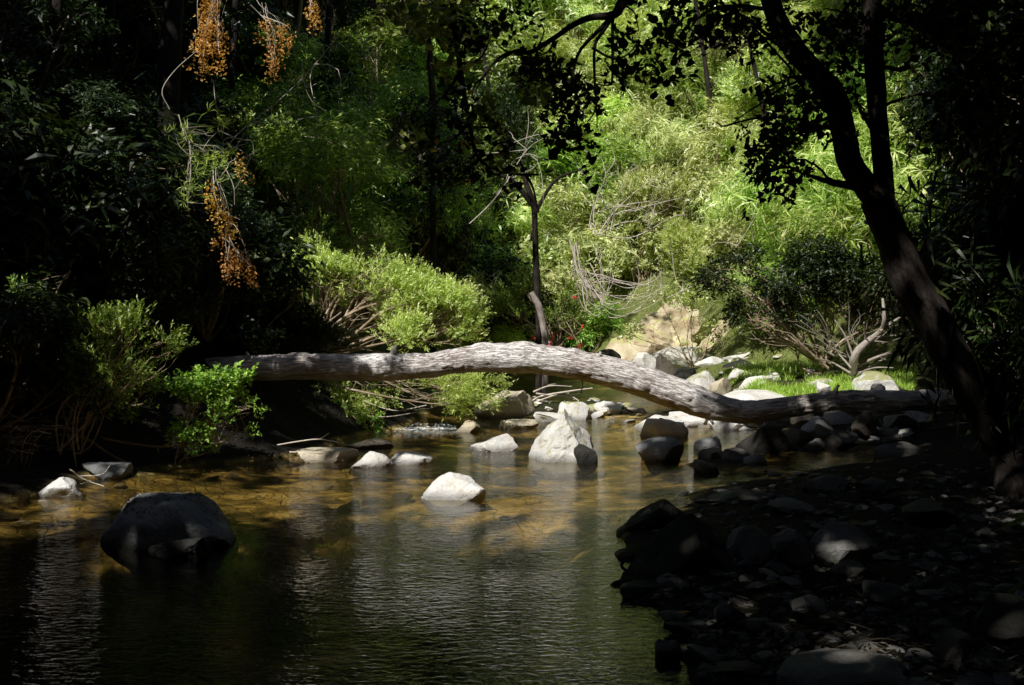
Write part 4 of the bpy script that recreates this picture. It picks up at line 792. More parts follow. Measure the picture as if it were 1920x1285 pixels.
tag(mb.build('grass', M['grass'], smooth=False), 'bright green grass growing between the rocks behind the right part of the log', 'grass', kind='stuff')
mb = MB(); bq = P(5, 885, 9.6)
for i in range(150):
    a = rng.uniform(-.6, 1.2); b = P(rng.uniform(-80, 60), rng.uniform(830, 880), 9.8); blades(mb, b, np.array([math.cos(a), -abs(math.sin(a)) * .6, 0]), rng.uniform(.25, .6), .009, rng.uniform(.8, 1.5), 4)
tag(mb.build('grass_tuft', M['litter'], smooth=False, origin=bq), 'dry drooping grass tuft on the bank at the left edge', 'grass tuft')
# fallen leaves and twiglets over the right bank
mb = MB(); c = 0
while c < 2600:
    q = HITn(rng.uniform(1230, 1940), rng.uniform(880, 1300))
    if q[2] < .03: continue
    a = rng.uniform(0, 6.28); L = rng.uniform(.03, .09); mb.add(leafq(q + [0, 0, rng.uniform(.012, .06)], np.array([math.cos(a), math.sin(a), rng.normal(0, .25)]), np.array([rng.normal(0, .3), rng.normal(0, .3), 1]), L, L * rng.uniform(.15, .35)), [[0, 1, 2, 3]], rng.random() ** 1.6); c += 1
for i in range(140):
    q = HITn(rng.uniform(1300, 1940), rng.uniform(900, 1300)); a = rng.uniform(0, 6.28); L = rng.uniform(.1, .3)
    if q[2] > .03: tube(mb, wander(q + [0, 0, .03], q + [math.cos(a) * L, math.sin(a) * L, .05], 5, .1), .003, 4, rng.random() * .6, cap=False)
tag(mb.build('leaf_litter', M['litter'], smooth=False), 'dry fallen leaves and twigs over the stones of the right bank', 'leaf litter', kind='stuff')
def leaf1(label, px, py, L, mat, an, name='fallen_leaf', up=.05, W=.22):
    q = HITn(px, py); mb = MB(); mb.add(leafq(np.zeros(3), np.array([math.cos(an), math.sin(an), .25]), np.array([0, -.5, 1.]), L, L * W), [[0, 1, 2, 3]], .8); o = mb.build(name, M[mat], smooth=False); o.location = (q[0], q[1], max(q[2], 0) + up); tag(o, label, 'leaf')
leaf1('orange fallen leaf on the brown wet stone at the lower water edge', 1262, 1222, .10, 'orange', -.7, up=.14)
leaf1('pale narrow leaf below the largest black boulder', 1415, 1122, .15, 'litter', .5)
# bamboo sprig at the lower right edge
mb = MB(); mbs = MB(); o = P(1935, 1080, 5.6)
tube(mbs, smooth_path([P(1990, 980, 5.6), P(1930, 1075, 5.6), P(1890, 1140, 5.6)], 8), .004, 5)
for (a, b), (c, d) in [((1925, 1080), (1850, 1212)), ((1930, 1070), (1940, 1200)), ((1945, 960), (1860, 998)), ((1940, 965), (1880, 966)), ((1925, 1085), (1855, 1140))]:
    A_, B_ = P(a, b, 5.6), P(c, d, 5.5); v = B_ - A_; mb.add(leafq(A_, v / np.linalg.norm(v), np.array([.3, -1, .4]), np.linalg.norm(v), .022), [[0, 1, 2, 3]], .5)
t = empty('bamboo_sprig', o); tag(t, 'bamboo sprig with long blades reaching in from the lower right edge', 'bamboo'); mb.build('foliage', M['mid'], t, smooth=False, origin=o); mbs.build('stem', M['stem'], t, origin=o)

# ------------------------------------------------------------------ leaning forked tree and its overhanging limbs
TY = 9.0
def pt(pl, Y=TY): return [P(a, b, Y if not c else c[0]) for (a, b, *c) in pl]
def barkd(k=1.0):
    return lambda tc, s, th, W: k * (.016 * fbm(np.stack([tc[:, 0] * 3, tc[:, 1] * 9, tc[:, 2] * 9], 1), 3, 51) + .006 * vn(np.stack([tc[:, 0] * 12, tc[:, 1] * 50, tc[:, 2] * 50], 1), 55))
tb = P(1925, 920, 8.7); tb[2] = hz(tb[0], tb[1]); t = empty('leaning_tree', tb); tag(t, 'dark forked tree leaning over the log from the right bank', 'tree')
def limb(name, pl, rp, seg=20, n=90, Y=TY, k=1.0):
    mb = MB(); p = smooth_path(pt(pl, Y), n); r = np.interp(np.linspace(0, 1, n), np.linspace(0, 1, len(rp)), np.array(rp) * Y / F); tube(mb, p, r, seg, .5, barkd(k)); return mb
limb('trunk', [(1945, 985, 8.6), (1905, 860), (1870, 800), (1825, 731), (1782, 664), (1748, 597), (1705, 530), (1672, 440), (1642, 372)], [62, 46, 40, 37, 35, 36, 34, 31, 30], 32, 160).build('trunk', M['bark'], t, origin=tb)
limb('limb', [(1650, 385), (1624, 350), (1592, 300), (1568, 200), (1530, 140), (1487, 90), (1450, 20), (1430, -80), (1380, -200, 8.4)], [24, 24, 23, 22, 21, 20, 18, 15, 12]).build('limb', M['bark'], t, origin=tb)
limb('limb', [(1655, 395), (1656, 330), (1648, 250), (1644, 200), (1638, 100), (1634, 0), (1640, -150), (1660, -300)], [22, 18, 17, 18, 18, 18, 17, 15]).build('limb', M['bark'], t, origin=tb)
limb('limb', [(1642, 372), (1600, 350), (1560, 342), (1520, 330)], [9, 8, 6, 3], 10, 30).build('limb', M['bark'], t, origin=tb)
limb('limb', [(1634, 20), (1690, 30), (1740, 50), (1800, 85), (1880, 110), (1990, 150)], [10, 14, 18, 22, 24, 26], 16, 50).build('limb', M['bark'], t, origin=tb)
# thin side branches and broad leaves
mb = MB(); lf = MB(); rl = []
side = [([(1560, 220), (1520, 180), (1430, 65), (1400, 70)], 4), ([(1480, 95), (1430, 68), (1410, 100), (1405, 140)], 3), ([(1600, 200), (1560, 140), (1500, 150), (1440, 190), (1380, 230)], 4), ([(1590, 260), (1520, 235), (1450, 220), (1360, 235), (1340, 228)], 4),
        ([(1640, 140), (1600, 130), (1550, 115)], 4), ([(1655, 130), (1700, 125), (1735, 60), (1740, 30)], 4), ([(1650, 125), (1700, 130), (1720, 100), (1735, 70)], 3), ([(1645, 250), (1610, 200), (1600, 160)], 5), ([(1655, 200), (1720, 180), (1780, 200), (1860, 200)], 3),
        ([(1520, 330), (1480, 320), (1440, 330), (1400, 338)], 3), ([(1560, 342), (1500, 300), (1440, 310)], 3), ([(1490, 95), (1400, 40), (1340, 10)], 5), ([(1450, 20), (1380, 10), (1320, 30), (1290, 60)], 4), ([(1570, 220), (1500, 250), (1440, 290)], 4), ([(1530, 140), (1470, 150), (1400, 190)], 4), ([(1640, 60), (1590, 30), (1540, 20)], 4), ([(1640, 100), (1700, 60), (1760, 40)], 4), ([(1600, 0), (1560, 60), (1590, 110)], 4)]
for pl, r in side:
    p = smooth_path(pt(pl, TY), 16) + np.cumsum(rng.normal(0, .008, (16, 3)), 0); tube(mb, p, np.linspace(r, 1.0, 16) * TY / F, 6); rl += list(p[4:])
for (a, b, rx, ry, n) in [(1500, 190, 90, 70, 60), (1440, 290, 55, 50, 42), (1540, 60, 90, 50, 70), (1400, 60, 70, 40, 50), (1470, 240, 60, 40, 40), (1420, 320, 40, 30, 26), (1340, 30, 50, 30, 30), (1560, 140, 60, 60, 40), (1620, 60, 50, 50, 50), (1720, 40, 70, 40, 80), (1820, 60, 90, 60, 120), (1860, 160, 60, 60, 60), (1500, 320, 30, 20, 16), (1590, 260, 25, 30, 12), (1280, 20, 50, 24, 20), (1480, 345, 40, 14, 14), (1700, 270, 30, 24, 8), (1900, 250, 30, 60, 40)]:
    n = int(n * .42); rl2 = [P(a + rng.normal(0, .5) * rx, b + rng.normal(0, .5) * ry, TY + rng.normal(0, .35)) for _ in range(n)]; rl2 = np.array(rl2)
    place(lf, 'broad', rl2[::2], rng.normal(0, 1, (len(rl2[::2]), 3)) + [0, 0, -.4], rng.uniform(.4, .8, len(rl2[::2]))); place(lf, 'oval', rl2[1::2], rng.normal(0, 1, (len(rl2[1::2]), 3)), rng.uniform(.8, 1.3, len(rl2[1::2])))
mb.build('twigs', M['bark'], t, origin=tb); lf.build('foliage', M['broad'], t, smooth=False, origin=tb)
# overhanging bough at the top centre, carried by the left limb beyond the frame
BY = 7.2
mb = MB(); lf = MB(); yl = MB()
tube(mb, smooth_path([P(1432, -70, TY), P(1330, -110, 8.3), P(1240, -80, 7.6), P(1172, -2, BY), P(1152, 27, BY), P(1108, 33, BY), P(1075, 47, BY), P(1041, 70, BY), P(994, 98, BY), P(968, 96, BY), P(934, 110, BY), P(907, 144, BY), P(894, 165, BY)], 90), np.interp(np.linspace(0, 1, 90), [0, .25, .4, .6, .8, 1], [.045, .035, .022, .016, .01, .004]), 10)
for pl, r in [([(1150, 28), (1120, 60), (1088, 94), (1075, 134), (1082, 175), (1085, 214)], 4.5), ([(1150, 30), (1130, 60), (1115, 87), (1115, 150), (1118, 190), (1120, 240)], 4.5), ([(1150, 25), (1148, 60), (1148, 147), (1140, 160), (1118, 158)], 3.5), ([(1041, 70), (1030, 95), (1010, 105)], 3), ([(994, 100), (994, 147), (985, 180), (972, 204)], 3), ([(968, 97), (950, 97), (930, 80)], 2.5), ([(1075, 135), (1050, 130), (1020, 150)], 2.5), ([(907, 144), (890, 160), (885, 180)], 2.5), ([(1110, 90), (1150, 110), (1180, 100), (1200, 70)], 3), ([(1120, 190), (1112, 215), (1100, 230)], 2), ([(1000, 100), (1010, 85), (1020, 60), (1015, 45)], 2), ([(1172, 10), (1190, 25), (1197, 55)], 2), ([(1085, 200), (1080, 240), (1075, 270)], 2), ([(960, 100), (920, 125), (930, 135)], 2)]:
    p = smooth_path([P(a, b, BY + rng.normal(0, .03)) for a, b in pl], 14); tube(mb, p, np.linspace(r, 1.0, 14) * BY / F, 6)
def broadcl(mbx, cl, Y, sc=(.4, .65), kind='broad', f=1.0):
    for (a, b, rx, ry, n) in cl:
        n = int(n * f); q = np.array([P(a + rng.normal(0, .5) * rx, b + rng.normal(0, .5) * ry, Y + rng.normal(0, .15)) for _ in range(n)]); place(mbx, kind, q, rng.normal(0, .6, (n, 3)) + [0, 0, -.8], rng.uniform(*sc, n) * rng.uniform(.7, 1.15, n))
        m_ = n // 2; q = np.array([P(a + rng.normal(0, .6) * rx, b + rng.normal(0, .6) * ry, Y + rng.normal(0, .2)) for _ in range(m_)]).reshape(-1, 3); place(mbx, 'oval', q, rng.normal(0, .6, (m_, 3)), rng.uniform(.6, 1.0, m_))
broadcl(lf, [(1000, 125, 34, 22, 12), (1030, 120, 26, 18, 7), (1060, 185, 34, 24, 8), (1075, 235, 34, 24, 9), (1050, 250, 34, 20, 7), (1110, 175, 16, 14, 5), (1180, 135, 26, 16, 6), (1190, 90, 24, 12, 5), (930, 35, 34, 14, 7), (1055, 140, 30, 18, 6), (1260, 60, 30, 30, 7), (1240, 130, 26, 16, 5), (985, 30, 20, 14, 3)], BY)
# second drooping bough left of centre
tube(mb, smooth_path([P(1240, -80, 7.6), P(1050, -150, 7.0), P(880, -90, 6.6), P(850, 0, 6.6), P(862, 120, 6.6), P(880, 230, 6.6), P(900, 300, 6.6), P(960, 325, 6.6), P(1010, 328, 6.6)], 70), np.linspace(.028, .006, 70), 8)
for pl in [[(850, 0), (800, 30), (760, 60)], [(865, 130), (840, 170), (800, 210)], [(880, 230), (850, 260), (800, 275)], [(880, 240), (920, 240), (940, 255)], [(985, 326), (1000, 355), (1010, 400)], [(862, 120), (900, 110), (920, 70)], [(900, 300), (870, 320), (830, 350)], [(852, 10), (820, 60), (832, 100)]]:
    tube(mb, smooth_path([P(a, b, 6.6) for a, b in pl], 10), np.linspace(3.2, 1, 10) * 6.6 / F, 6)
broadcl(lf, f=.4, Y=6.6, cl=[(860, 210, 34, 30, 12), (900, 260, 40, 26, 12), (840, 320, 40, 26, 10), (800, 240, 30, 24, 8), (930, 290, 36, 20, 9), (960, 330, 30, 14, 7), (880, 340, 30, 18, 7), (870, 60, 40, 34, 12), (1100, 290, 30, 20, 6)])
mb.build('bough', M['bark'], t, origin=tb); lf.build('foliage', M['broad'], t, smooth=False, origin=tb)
g = MB(); broadcl(g, [(790, 20, 50, 16, 12), (750, 15, 40, 12, 7), (810, 45, 30, 16, 7), (840, 75, 12, 26, 5), (850, 110, 12, 14, 3), (760, 260, 16, 10, 3), (940, 285, 12, 8, 3), (1005, 175, 10, 8, 2), (905, 210, 16, 24, 5), (860, 10, 30, 10, 6)], 6.6, (.4, .6)); g.build('sunlit_foliage', M['bamboo'], t, smooth=False, origin=tb)
for (a, b) in [(820, 258), (803, 280), (866, 262), (885, 262), (866, 270), (881, 334), (786, 62), (802, 66), (850, 58), (917, 290), (888, 170)]:
    q = P(a, b, 6.5); d = rng.normal(0, 1, 3); d[1] *= .3; d[2] = -abs(d[2]) ; yl = MB(); yl.add(leafq(q, d / np.linalg.norm(d), np.array([.2, -1, .5]), .05, .034), [[0, 1, 2, 3]], rng.random()); yl.build('yellow_leaf', M['yellow'], t, smooth=False, origin=tb)

# ------------------------------------------------------------------ standing trunks on the far and left banks
def trunk_tree(label, pl, Y, rp, mat='bark', name='tree', crown=None, limbs=()):
    n = 60; p = smooth_path([P(a, b, Y) for a, b in pl], n); base = p[0].copy(); base[2] = min(base[2], hz(base[0], base[1])); 
    t = empty(name, base); tag(t, label, 'tree'); mb = MB(); p = np.vstack([base - [0, 0, .1], p]) if base[2] < p[0][2] - .05 else p
    tube(mb, p, np.interp(np.linspace(0, 1, len(p)), np.linspace(0, 1, len(rp)), np.array(rp) * Y / F), 14, .5, barkd(.8)); mb.build('trunk', M[mat], t, origin=base)
    for pl2, r in limbs:
        mb = MB(); tube(mb, smooth_path([P(a, b, Y) for a, b in pl2], 20), np.linspace(r, r * .4, 20) * Y / F, 8); mb.build('limb', M[mat], t, origin=base)
    if crown:
        o = base; pts, cen = blobpts([loc_blob(o, a, b, Y, rx, ry, 1) for a, b, rx, ry in crown[2]], crown[3]); mb = MB(); place(mb, crown[0], pts, pts - cen + [0, 0, .3], rng.uniform(1.0, 1.6, len(pts))); mb.build('crown', M[crown[1]], t, smooth=False)
trunk_tree('slim dark upright tree trunk rising behind the arch of the log', [(1010, 600), (1006, 520), (1003, 430), (1000, 380), (985, 340), (975, 300)], 23, [6, 6, 5.5, 5.5, 5, 4], limbs=[([(1000, 385), (960, 340), (915, 320)], 6), ([(1003, 400), (1040, 340), (1090, 318)], 4)], crown=('oval', 'dark', [(960, 300, 50, 34), (1010, 280, 40, 26)], 110))
trunk_tree('pale broken leaning stem at the foot of the slim dark trunk', [(1022, 632), (1016, 600), (1010, 575), (996, 548)], 22.4, [6, 6, 7, 5], 'palebark', 'broken_stem')
trunk_tree('grey trunk at the top centre rising out of the bright slope', [(1076, 90), (1074, 40), (1072, 0), (1066, -60), (1060, -150)], HIT(1076, 120, 0, 21)[1], [9, 11, 12, 12, 11], 'palebark', limbs=[([(1060, 50), (1040, 25), (1018, -10), (1000, -60)], 8)])
trunk_tree('mottled trunk showing through the foliage left of the top centre', [(812, 400), (808, 300), (812, 200), (805, 100), (800, 0), (795, -100)], 23.5, [6, 6, 6, 6, 5, 5], 'bark', crown=('oval', 'dark', [(760, -40, 90, 50), (850, -20, 70, 50), (800, 40, 60, 30), (790, 230, 60, 50), (840, 300, 60, 50), (780, 380, 60, 50), (830, 180, 30, 20)], 260))
trunk_tree('thick black trunk standing in the left forest beside the lit bamboo', [(330, 700), (325, 560), (318, 430), (315, 300), (318, 150), (325, 0), (330, -150)], 15.5, [26, 24, 22, 21, 20, 19, 18], 'blackbark')
trunk_tree('crooked reddish trunk in the darkness at the upper left', [(30, 640), (35, 400), (45, 220), (70, 130), (100, 70), (108, 0), (110, -80)], 13.5, [18, 16, 13, 12, 11, 10, 9], limbs=[([(100, 70), (130, 40), (180, 20)], 5)])
for px_, py_, tx, ty, r_ in [(1330, 330, 1290, -80, 6), (930, 420, 900, 60, 6), (1235, 250, 1260, -60, 5), (1440, 380, 1400, 60, 6), (1120, 300, 1150, 20, 4)]:
    q_ = HIT(px_, py_, 0, 20); Yq = q_[1]
    trunk_tree('thin leaning trunk half hidden among the sunlit leaves of the far slope', [(px_, py_), (px_ * .6 + tx * .4 + 14, py_ * .6 + ty * .4), (tx, ty)], Yq, [r_, r_ * .8, r_ * .5], 'bark', limbs=[([(px_ * .6 + tx * .4 + 14, py_ * .6 + ty * .4), (px_ + 45, py_ * .5 + ty * .5), (px_ + 80, py_ * .3 + ty * .7)], r_ * .5), ([(px_ * .8 + tx * .2, py_ * .8 + ty * .2), (px_ - 50, py_ * .6 + ty * .4)], r_ * .4)])
for o in COL.objects:
    if o.get('label') == 'thin leaning trunk half hidden among the sunlit leaves of the far slope': o['group'] = 'thin trunks on the far slope'
for i, (px, Y, r) in enumerate([(205, 17, 12), (440, 21, 9), (615, 26, 7)]):
    trunk_tree('slender dark trunk, one of several hidden in the left forest', [(px, 640), (px + 6, 400), (px - 4, 200), (px + 3, 0), (px + 8, -120)], Y, [r, r * .9, r * .8, r * .75, r * .7], 'blackbark')
for o in COL.objects:
    if o.get('label') == 'slender dark trunk, one of several hidden in the left forest': o['group'] = 'slender trunks in the left forest'

# ------------------------------------------------------------------ white water of the riffle
mb = MB(); v3, f3 = ICO[3]
def foam(a0, a1, b0, b1, n, s=.02):
    for i in range(n):
        u = rng.random(); q = G(a0 + (a1 - a0) * u, b0 + (b1 - b0) * u + rng.normal(0, 2.2), 0); k = s * rng.uniform(.3, 1.2); th = np.arange(6) / 6 * 6.283
        ring = np.stack([np.cos(th) * k * rng.uniform(1, 3.2), np.sin(th) * k, np.zeros(6)], 1) + q + [0, 0, .004]; top = q + [0, 0, .004 + k * .5]
        mb.add(np.vstack([ring, top]), [[i2, (i2 + 1) % 6, 6] for i2 in range(6)], 1)
foam(738, 855, 806, 803, 200, .011); foam(760, 840, 799, 797, 70, .008); foam(885, 968, 847, 849, 26, .005); foam(1125, 1175, 790, 775, 30, .007); foam(700, 760, 812, 808, 30, .008)
m, nt, N = newmat('white_water'); p = N('ShaderNodeBsdfPrincipled', i_Roughness=.3); p.inputs['Base Color'].default_value = (.85, .88, .9, 1); o = N('ShaderNodeOutputMaterial'); nt.links.new(p.outputs[0], o.inputs[0])
tag(mb.build('white_water', m), 'specks of white water in the riffle under the log and around the rocks', 'white water', kind='stuff')

# ------------------------------------------------------------------ unseen canopy trees added to block the sun; crowns opened over spots meant lit
HOLES = []  # spots meant to be sunlit; crown sprays sunward of them are removed
def gap(px, py, Y, rpx, p=1.0):
    q = P(px, py, Y); HOLES.append((q, rpx * Y / F, p))
def gapg(px, py, rpx, p=1.0, z=0.0):
    q = G(px, py, z); HOLES.append((q, rpx * q[1] / F, p))
def gaph(px, py, rpx, p=1.0, y0=20):
    q = HIT(px, py, .8, y0); HOLES.append((q, rpx * (1.35 if p >= .95 else 1.15) * q[1] / F, p))
for a, b, r in [(860, 668, 38), (930, 665, 55), (1010, 670, 60), (1090, 685, 60), (1170, 705, 55), (1240, 725, 45), (1290, 742, 26), (805, 672, 22)]: gap(a, b, LY, r)
for a, b, r in [(310, 690, 26), (345, 682, 20), (430, 678, 18), (520, 672, 18), (590, 670, 20), (683, 688, 14), (740, 676, 12), (1500, 752, 14), (1590, 740, 14), (1690, 742, 18)]: gap(a, b, LY, r, .62)
for a, b, r, p in [(455, 570, 34, 1), (480, 540, 50, 1), (540, 510, 34, 1), (560, 560, 60, 1), (510, 630, 34, .9), (640, 540, 70, 1), (710, 540, 70, 1), (780, 570, 75, 1), (850, 595, 65, 1), (640, 630, 60, .9), (720, 640, 60, 1), (820, 640, 60, 1)]: gap(a, b, 16.2, r, p)
for a, b, r, p in [(650, 728, 34, 1), (700, 735, 40, 1), (700, 778, 30, .8), (620, 745, 34, .7), (770, 725, 45, 1), (850, 730, 50, 1), (910, 735, 40, 1)]: gap(a, b, 15.4, r, p)
for a, b, Y, r, p in [(275, 600, 11, 44, 1), (305, 640, 11, 36, 1), (245, 625, 11, 30, .9), (440, 735, 11.6, 40, 1), (455, 785, 11.6, 34, 1), (395, 750, 11.6, 34, .9), (420, 790, 11.6, 30, .8), (280, 712, 12, 18, .9), (170, 768, 12, 10, 1), (58, 545, 11.2, 26, 1), (90, 595, 11.2, 30, 1), (130, 515, 11.2, 18, .9), (190, 612, 11, 20, .9), (400, 820, 11.6, 40, .9), (240, 745, 12, 24, .9), (400, 30, 11.5, 34, 1), (385, 90, 11.5, 24, 1), (515, 70, 12, 40, 1), (582, 14, 12.5, 10, 1), (360, 310, 11.4, 34, 1), (405, 390, 11.8, 26, 1), (445, 475, 12, 30, 1), (420, 240, 11.4, 14, .9), (310, 190, 11.4, 12, .8), (20, 850, 9.8, 18, .7)]: gap(a, b, Y, r, p)
for a, b, r, p in [(115, 912, 30, 1), (190, 880, 14, .5), (255, 975, 55, 1), (350, 970, 40, .8), (325, 1020, 45, .9), (690, 858, 30, 1), (770, 858, 30, 1), (610, 855, 34, .9), (850, 910, 62, 1), (925, 832, 50, 1), (875, 800, 34, 1), (1055, 820, 80, 1), (1000, 850, 50, 1)]: gapg(a, b, r, p, .1)
for a, b, r, p in [(30, 970, 60, .95), (100, 955, 70, .97), (180, 930, 65, .97), (260, 905, 60, 1), (350, 905, 60, 1), (430, 925, 70, 1), (500, 940, 60, .9), (560, 900, 50, .9), (610, 890, 50, 1), (60, 1020, 26, .5), (640, 900, 50, .8), (720, 910, 60, .95), (700, 880, 40, 1), (780, 880, 50, 1), (900, 890, 70, 1), (960, 880, 60, 1), (960, 950, 60, .9), (1050, 910, 70, 1), (1130, 930, 60, .95), (1040, 980, 50, .6), (1130, 860, 60, 1), (1170, 890, 60, 1), (1080, 840, 50, 1), (1200, 930, 40, .9), (1280, 900, 34, .8), (840, 960, 60, .7), (900, 1000, 30, .3), (1200, 830, 50, 1), (1150, 800, 60, 1), (940, 785, 80, 1), (1010, 780, 100, 1), (1080, 765, 110, 1), (1150, 765, 90, 1), (1100, 790, 80, 1), (1180, 790, 70, 1), (1000, 740, 36, .9), (960, 735, 22, .8), (1220, 795, 50, 1), (1280, 795, 50, 1), (1350, 795, 36, .95), (1300, 765, 40, 1), (1400, 770, 24, .6), (660, 800, 14, .3), (800, 805, 30, .7), (1245, 800, 70, 1), (1330, 790, 40, 1), (1645, 790, 20, 1), (1550, 785, 34, .7), (1595, 780, 30, .7), (1510, 800, 30, .65), (1245, 850, 22, .8), (1420, 850, 20, .6), (1330, 830, 20, .6), (1700, 806, 10, .8), (1500, 790, 8, .6)]: gapg(a, b, r, p)
for a, b, Y, r in [(1480, 700, 19.5, 70), (1560, 700, 19.5, 70), (1640, 700, 19, 60), (1420, 700, 20, 60), (1400, 715, 18, 60), (1450, 720, 18, 60), (1520, 712, 17.5, 60), (1590, 712, 17.5, 55), (1650, 710, 17, 50), (1400, 738, 16.8, 50), (1550, 728, 17, 50), (1480, 728, 17, 50), (1640, 728, 17, 45), (1340, 715, 19.5, 60), (1290, 690, 23, 60), (1230, 670, 24.5, 70), (1200, 640, 26, 60), (1270, 620, 27, 75), (1350, 640, 26.5, 80), (1380, 670, 23, 40), (1600, 660, 17.6, 22)]: gap(a, b, Y, r)
gap(1500, 640, 18.5, 14, .6); gap(1640, 620, 17.6, 14, .8); gap(1150, 530, 20.6, 75, 1); gap(1020, 600, 23, 34, .7); gap(1080, 620, 23.5, 40, .9); gap(950, 570, 23.5, 40, .5); gap(1010, 590, 22.4, 14, 1)
for a, b, r, p in [(1000, 40, 90, 1), (1100, 60, 110, 1), (1200, 60, 110, 1), (1300, 80, 110, 1), (1400, 100, 100, 1), (950, 120, 70, .9), (1030, 160, 90, 1), (1130, 190, 100, .95), (1240, 180, 90, 1), (1350, 200, 100, 1), (1440, 200, 80, .95), (960, 230, 60, .8), (900, 160, 50, .6), (1040, 260, 60, .7), (1240, 280, 80, .95), (1340, 310, 90, 1), (1420, 330, 80, 1), (1200, 360, 90, 1), (1290, 400, 100, 1), (1380, 430, 90, 1), (1250, 470, 90, 1), (1340, 500, 80, 1), (1160, 430, 70, .9), (1110, 350, 50, .7), (1180, 500, 60, .9), (1440, 430, 60, .9), (1080, 440, 40, .5), (1420, 520, 50, .7), (1060, 120, 70, 1), (980, 310, 50, .5)]: gaph(a, b, r, p)
for a, b, r, p in [(1490, 60, 70, 1), (1560, 330, 70, 1), (1600, 420, 70, 1), (1720, 270, 75, .95), (1740, 350, 70, .95), (1700, 450, 50, .8), (1620, 310, 50, .9), (1520, 260, 40, .6), (1600, 240, 30, .7), (1740, 120, 30, .7), (1800, 90, 26, .6), (1760, 430, 34, .5), (1740, 200, 40, .5), (1540, 440, 50, .7)]: gaph(a, b, r, p, 15)
for a, b, r, p in [(760, 170, 70, .8), (700, 60, 70, .7), (720, 250, 70, .7), (650, 330, 60, .5), (800, 330, 60, .6), (880, 380, 50, .7), (740, 420, 60, .7), (820, 470, 50, .6), (900, 480, 50, .6), (880, 60, 50, .5), (600, 200, 50, .25), (560, 420, 40, .3), (960, 430, 50, .5), (640, 120, 50, .25), (880, 560, 50, .6), (700, 470, 60, .7), (540, 470, 40, .35)]: gaph(a, b, r, p, 18)
for a, b, Y, r, p in [(800, 25, 6.6, 45, .8), (845, 90, 6.6, 22, .8), (870, 262, 6.6, 22, .7), (810, 268, 6.6, 12, .8), (930, 290, 6.6, 14, .6), (760, 260, 6.6, 14, .6), (1700, 600, 9, 8, .5), (1735, 640, 9, 8, .4)]: gap(a, b, Y, r, p)
for i in range(46):
    a, b = rng.uniform(0, 900), rng.uniform(0, 640); q = HIT(a, b, .6, 13.5); HOLES.append((q, rng.uniform(.12, .4), .8))
def canopy_points(n, x0, x1, y0, y1, dz):
    x = rng.uniform(x0, x1, n); y = rng.uniform(y0, y1, n)
    g = height(x, y); zb = np.maximum(7.0, np.maximum(2.6 + .36 * np.maximum(y, 0), g + 2.0)); z = zb + rng.random(n) ** 1.3 * dz; return np.stack([x, y, z], 1)
C = canopy_points(73000, -25, 14, -27, 40, 5.5)
C = C[fbm(C * .5, 3, 70) > -.5]
nz = fbm(C * 1.1, 3, 71); rem = np.zeros(len(C), bool)
for q, r, p in HOLES:
    w = C - q; tt = w @ SUN; d = np.linalg.norm(w - tt[:, None] * SUN, axis=1); inside = (d < r * (1 + .28 * nz) + (.30 if p >= 1 else .12)) & (tt > 0)
    rem |= inside & ((rng.random(len(C)) * .5 + .5 * (fbm(C * 1.6, 2, 74) * .9 + .5)) < p * 1.0 + (p >= 1) * 1)
gp = C - SUN * ((C[:, 2] - 4) / SUN[2])[:, None]
rem |= (gp[:, 1] > 20.5 + 1.5 * nz) & (gp[:, 0] > -.8 + .6 * nz + .02 * gp[:, 1]) & (gp[:, 0] < 8.5) & (fbm(C * 1.7, 3, 77) < .34)
C = C[~rem]
ex = []  # extra sprays along the sun's path, added to shade the right bank
for (a, b, Y_) in [(1900, 1140, 5.2), (1400, 1000, 7.6), (1480, 1010, 7.4), (1600, 1000, 7.2), (1290, 1030, 7.2)]:
    q = P(a, b, Y_); tt = rng.uniform(9.5, 14, (34, 1)); ex.append(q + SUN * tt + rng.normal(0, .4, (34, 3)))
C = np.vstack([C] + ex)
px, py, dz = proj(C); vis = (dz > 0) & (px > -120) & (px < 2040) & (py > -40)
C = C[~vis]
TR = [(-7.2, 3), (-9.5, 8), (-9, 15), (-12, 20), (-7, -4), (-13, 1), (-15, 9), (-17, 15), (5.6, 1), (8.2, 6), (9.5, 13), (3.2, -6), (-2, -9), (-12, -10), (-21, 4), (-19, -4), (11, 21), (-16, 25), (-5, -15), (6, -13), (-6.5, 28), (13, 3), (-4, -22), (-16, -18), (8, -22), (14, -10), (-12, 34), (-4, 38), (14, 34)]
TRA = np.array(TR); own = np.argmin(np.linalg.norm(C[:, None, :2] - TRA[None], axis=2) + rng.normal(0, .4, (len(C), len(TR))), axis=1)
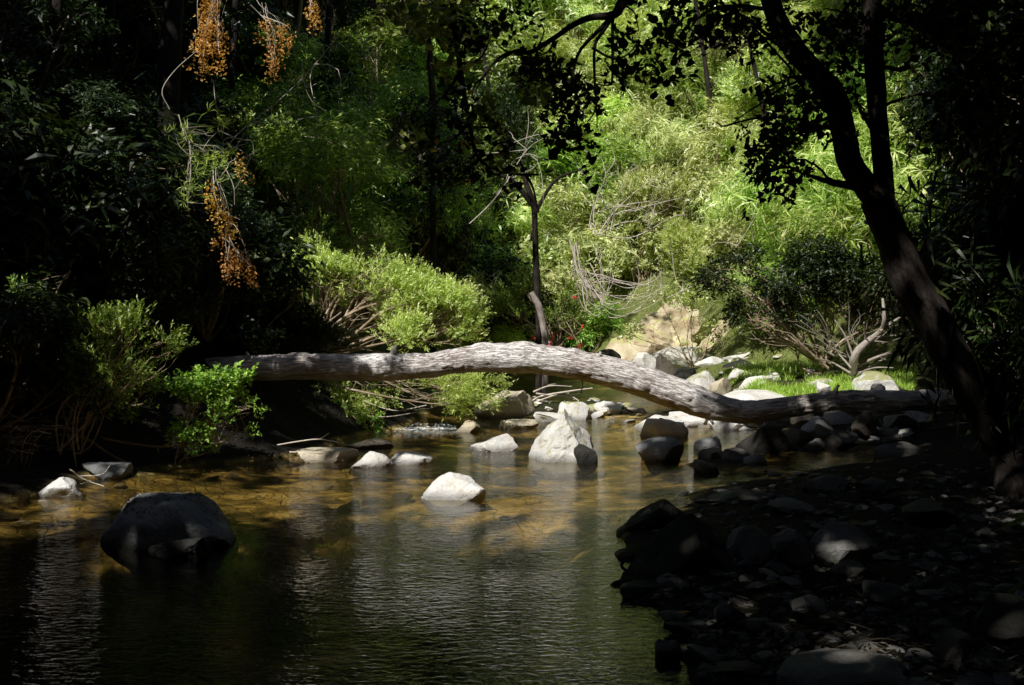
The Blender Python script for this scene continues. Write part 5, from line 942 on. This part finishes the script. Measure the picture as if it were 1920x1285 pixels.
for i, (x, y) in enumerate(TR):
    cc = C[own == i]
    if len(cc) < 30: continue
    base = np.array([x, y, hz(x, y) - .2]); t = empty('shade_canopy_tree', base)
    tag(t, 'unseen leafy tree added to shade the stream, its crown opened to shape the sun patches', 'tree', 'unseen canopy trees added to shade the stream')
    top = cc.mean(0) + [0, 0, .5]; mb = MB(); mid = base * .5 + top * .5; mid[:2] = base[:2] * .75 + top[:2] * .25
    tp = smooth_path([base, mid, top], 24); tube(mb, tp, np.linspace(.26, .09, 24), 14, .5, barkd(1.2)); mb.build('trunk', M['bark'], t, origin=base)
    mb = MB()
    for q in cc[rng.choice(len(cc), min(22, len(cc)), replace=False)]:
        j = int(rng.integers(11, 23)); lpth = wander(tp[j], q, 9, .05, -.06); dn = 9.
        for hq, hr, hp in HOLES:
            if hp >= .9:
                w = lpth - hq; tt = w @ SUN; dn = min(dn, (np.linalg.norm(w - tt[:, None] * SUN, axis=1) - hr)[tt > 0].min(initial=9.))
        if dn < .12: continue
        tube(mb, lpth, np.linspace(.07, .015, 9), 7, cap=False)
    mb.build('limb', M['bark'], t, origin=base)
    mb = MB(); place(mb, 'canopy', cc - base, rng.normal(0, .3, (len(cc), 3)) + [0, 0, 1], rng.uniform(.8, 1.2, len(cc))); mb.build('crown', M['canopy'], t, smooth=False)
print('canopy sprays', len(C), 'gaps', len(HOLES))

# ------------------------------------------------------------------ light, sky, camera
w = bpy.data.worlds.new('World'); scene.world = w; w.use_nodes = True; nt = w.node_tree; nt.nodes.clear()
sk = nt.nodes.new('ShaderNodeTexSky'); sk.sky_type = 'NISHITA'; sk.sun_disc = False
EL = math.asin(SUN[2]); AZ = math.atan2(SUN[0], SUN[1]); sk.sun_elevation = EL; sk.sun_rotation = AZ
bg = nt.nodes.new('ShaderNodeBackground'); bg.inputs[1].default_value = .09; wo = nt.nodes.new('ShaderNodeOutputWorld'); nt.links.new(sk.outputs[0], bg.inputs[0]); nt.links.new(bg.outputs[0], wo.inputs[0])
sl = bpy.data.lights.new('sun', 'SUN'); sl.energy = 5.0; sl.angle = math.radians(.53); sl.color = (1, .97, .91); so = bpy.data.objects.new('sun', sl); COL.objects.link(so)
so.rotation_euler = Vector(SUN).to_track_quat('Z', 'Y').to_euler(); so.location = (0, 0, 30)
cd = bpy.data.cameras.new('camera'); cd.lens = 40; cd.sensor_width = 36; cd.clip_start = .05; cd.clip_end = 2000; co = bpy.data.objects.new('camera', cd); COL.objects.link(co)
co.location = CAM; co.rotation_euler = (math.pi / 2 - TH, 0, 0); scene.camera = co
scene.render.engine = 'CYCLES'; cy = scene.cycles; cy.max_bounces = 6; cy.diffuse_bounces = 3; cy.glossy_bounces = 3; cy.transmission_bounces = 3; cy.transparent_max_bounces = 8; cy.use_denoising = True; cy.sample_clamp_indirect = 4; cy.caustics_reflective = False; cy.caustics_refractive = False
scene.view_settings.view_transform = 'Standard'; scene.view_settings.look = 'None'; scene.view_settings.exposure = 0; scene.view_settings.gamma = 1
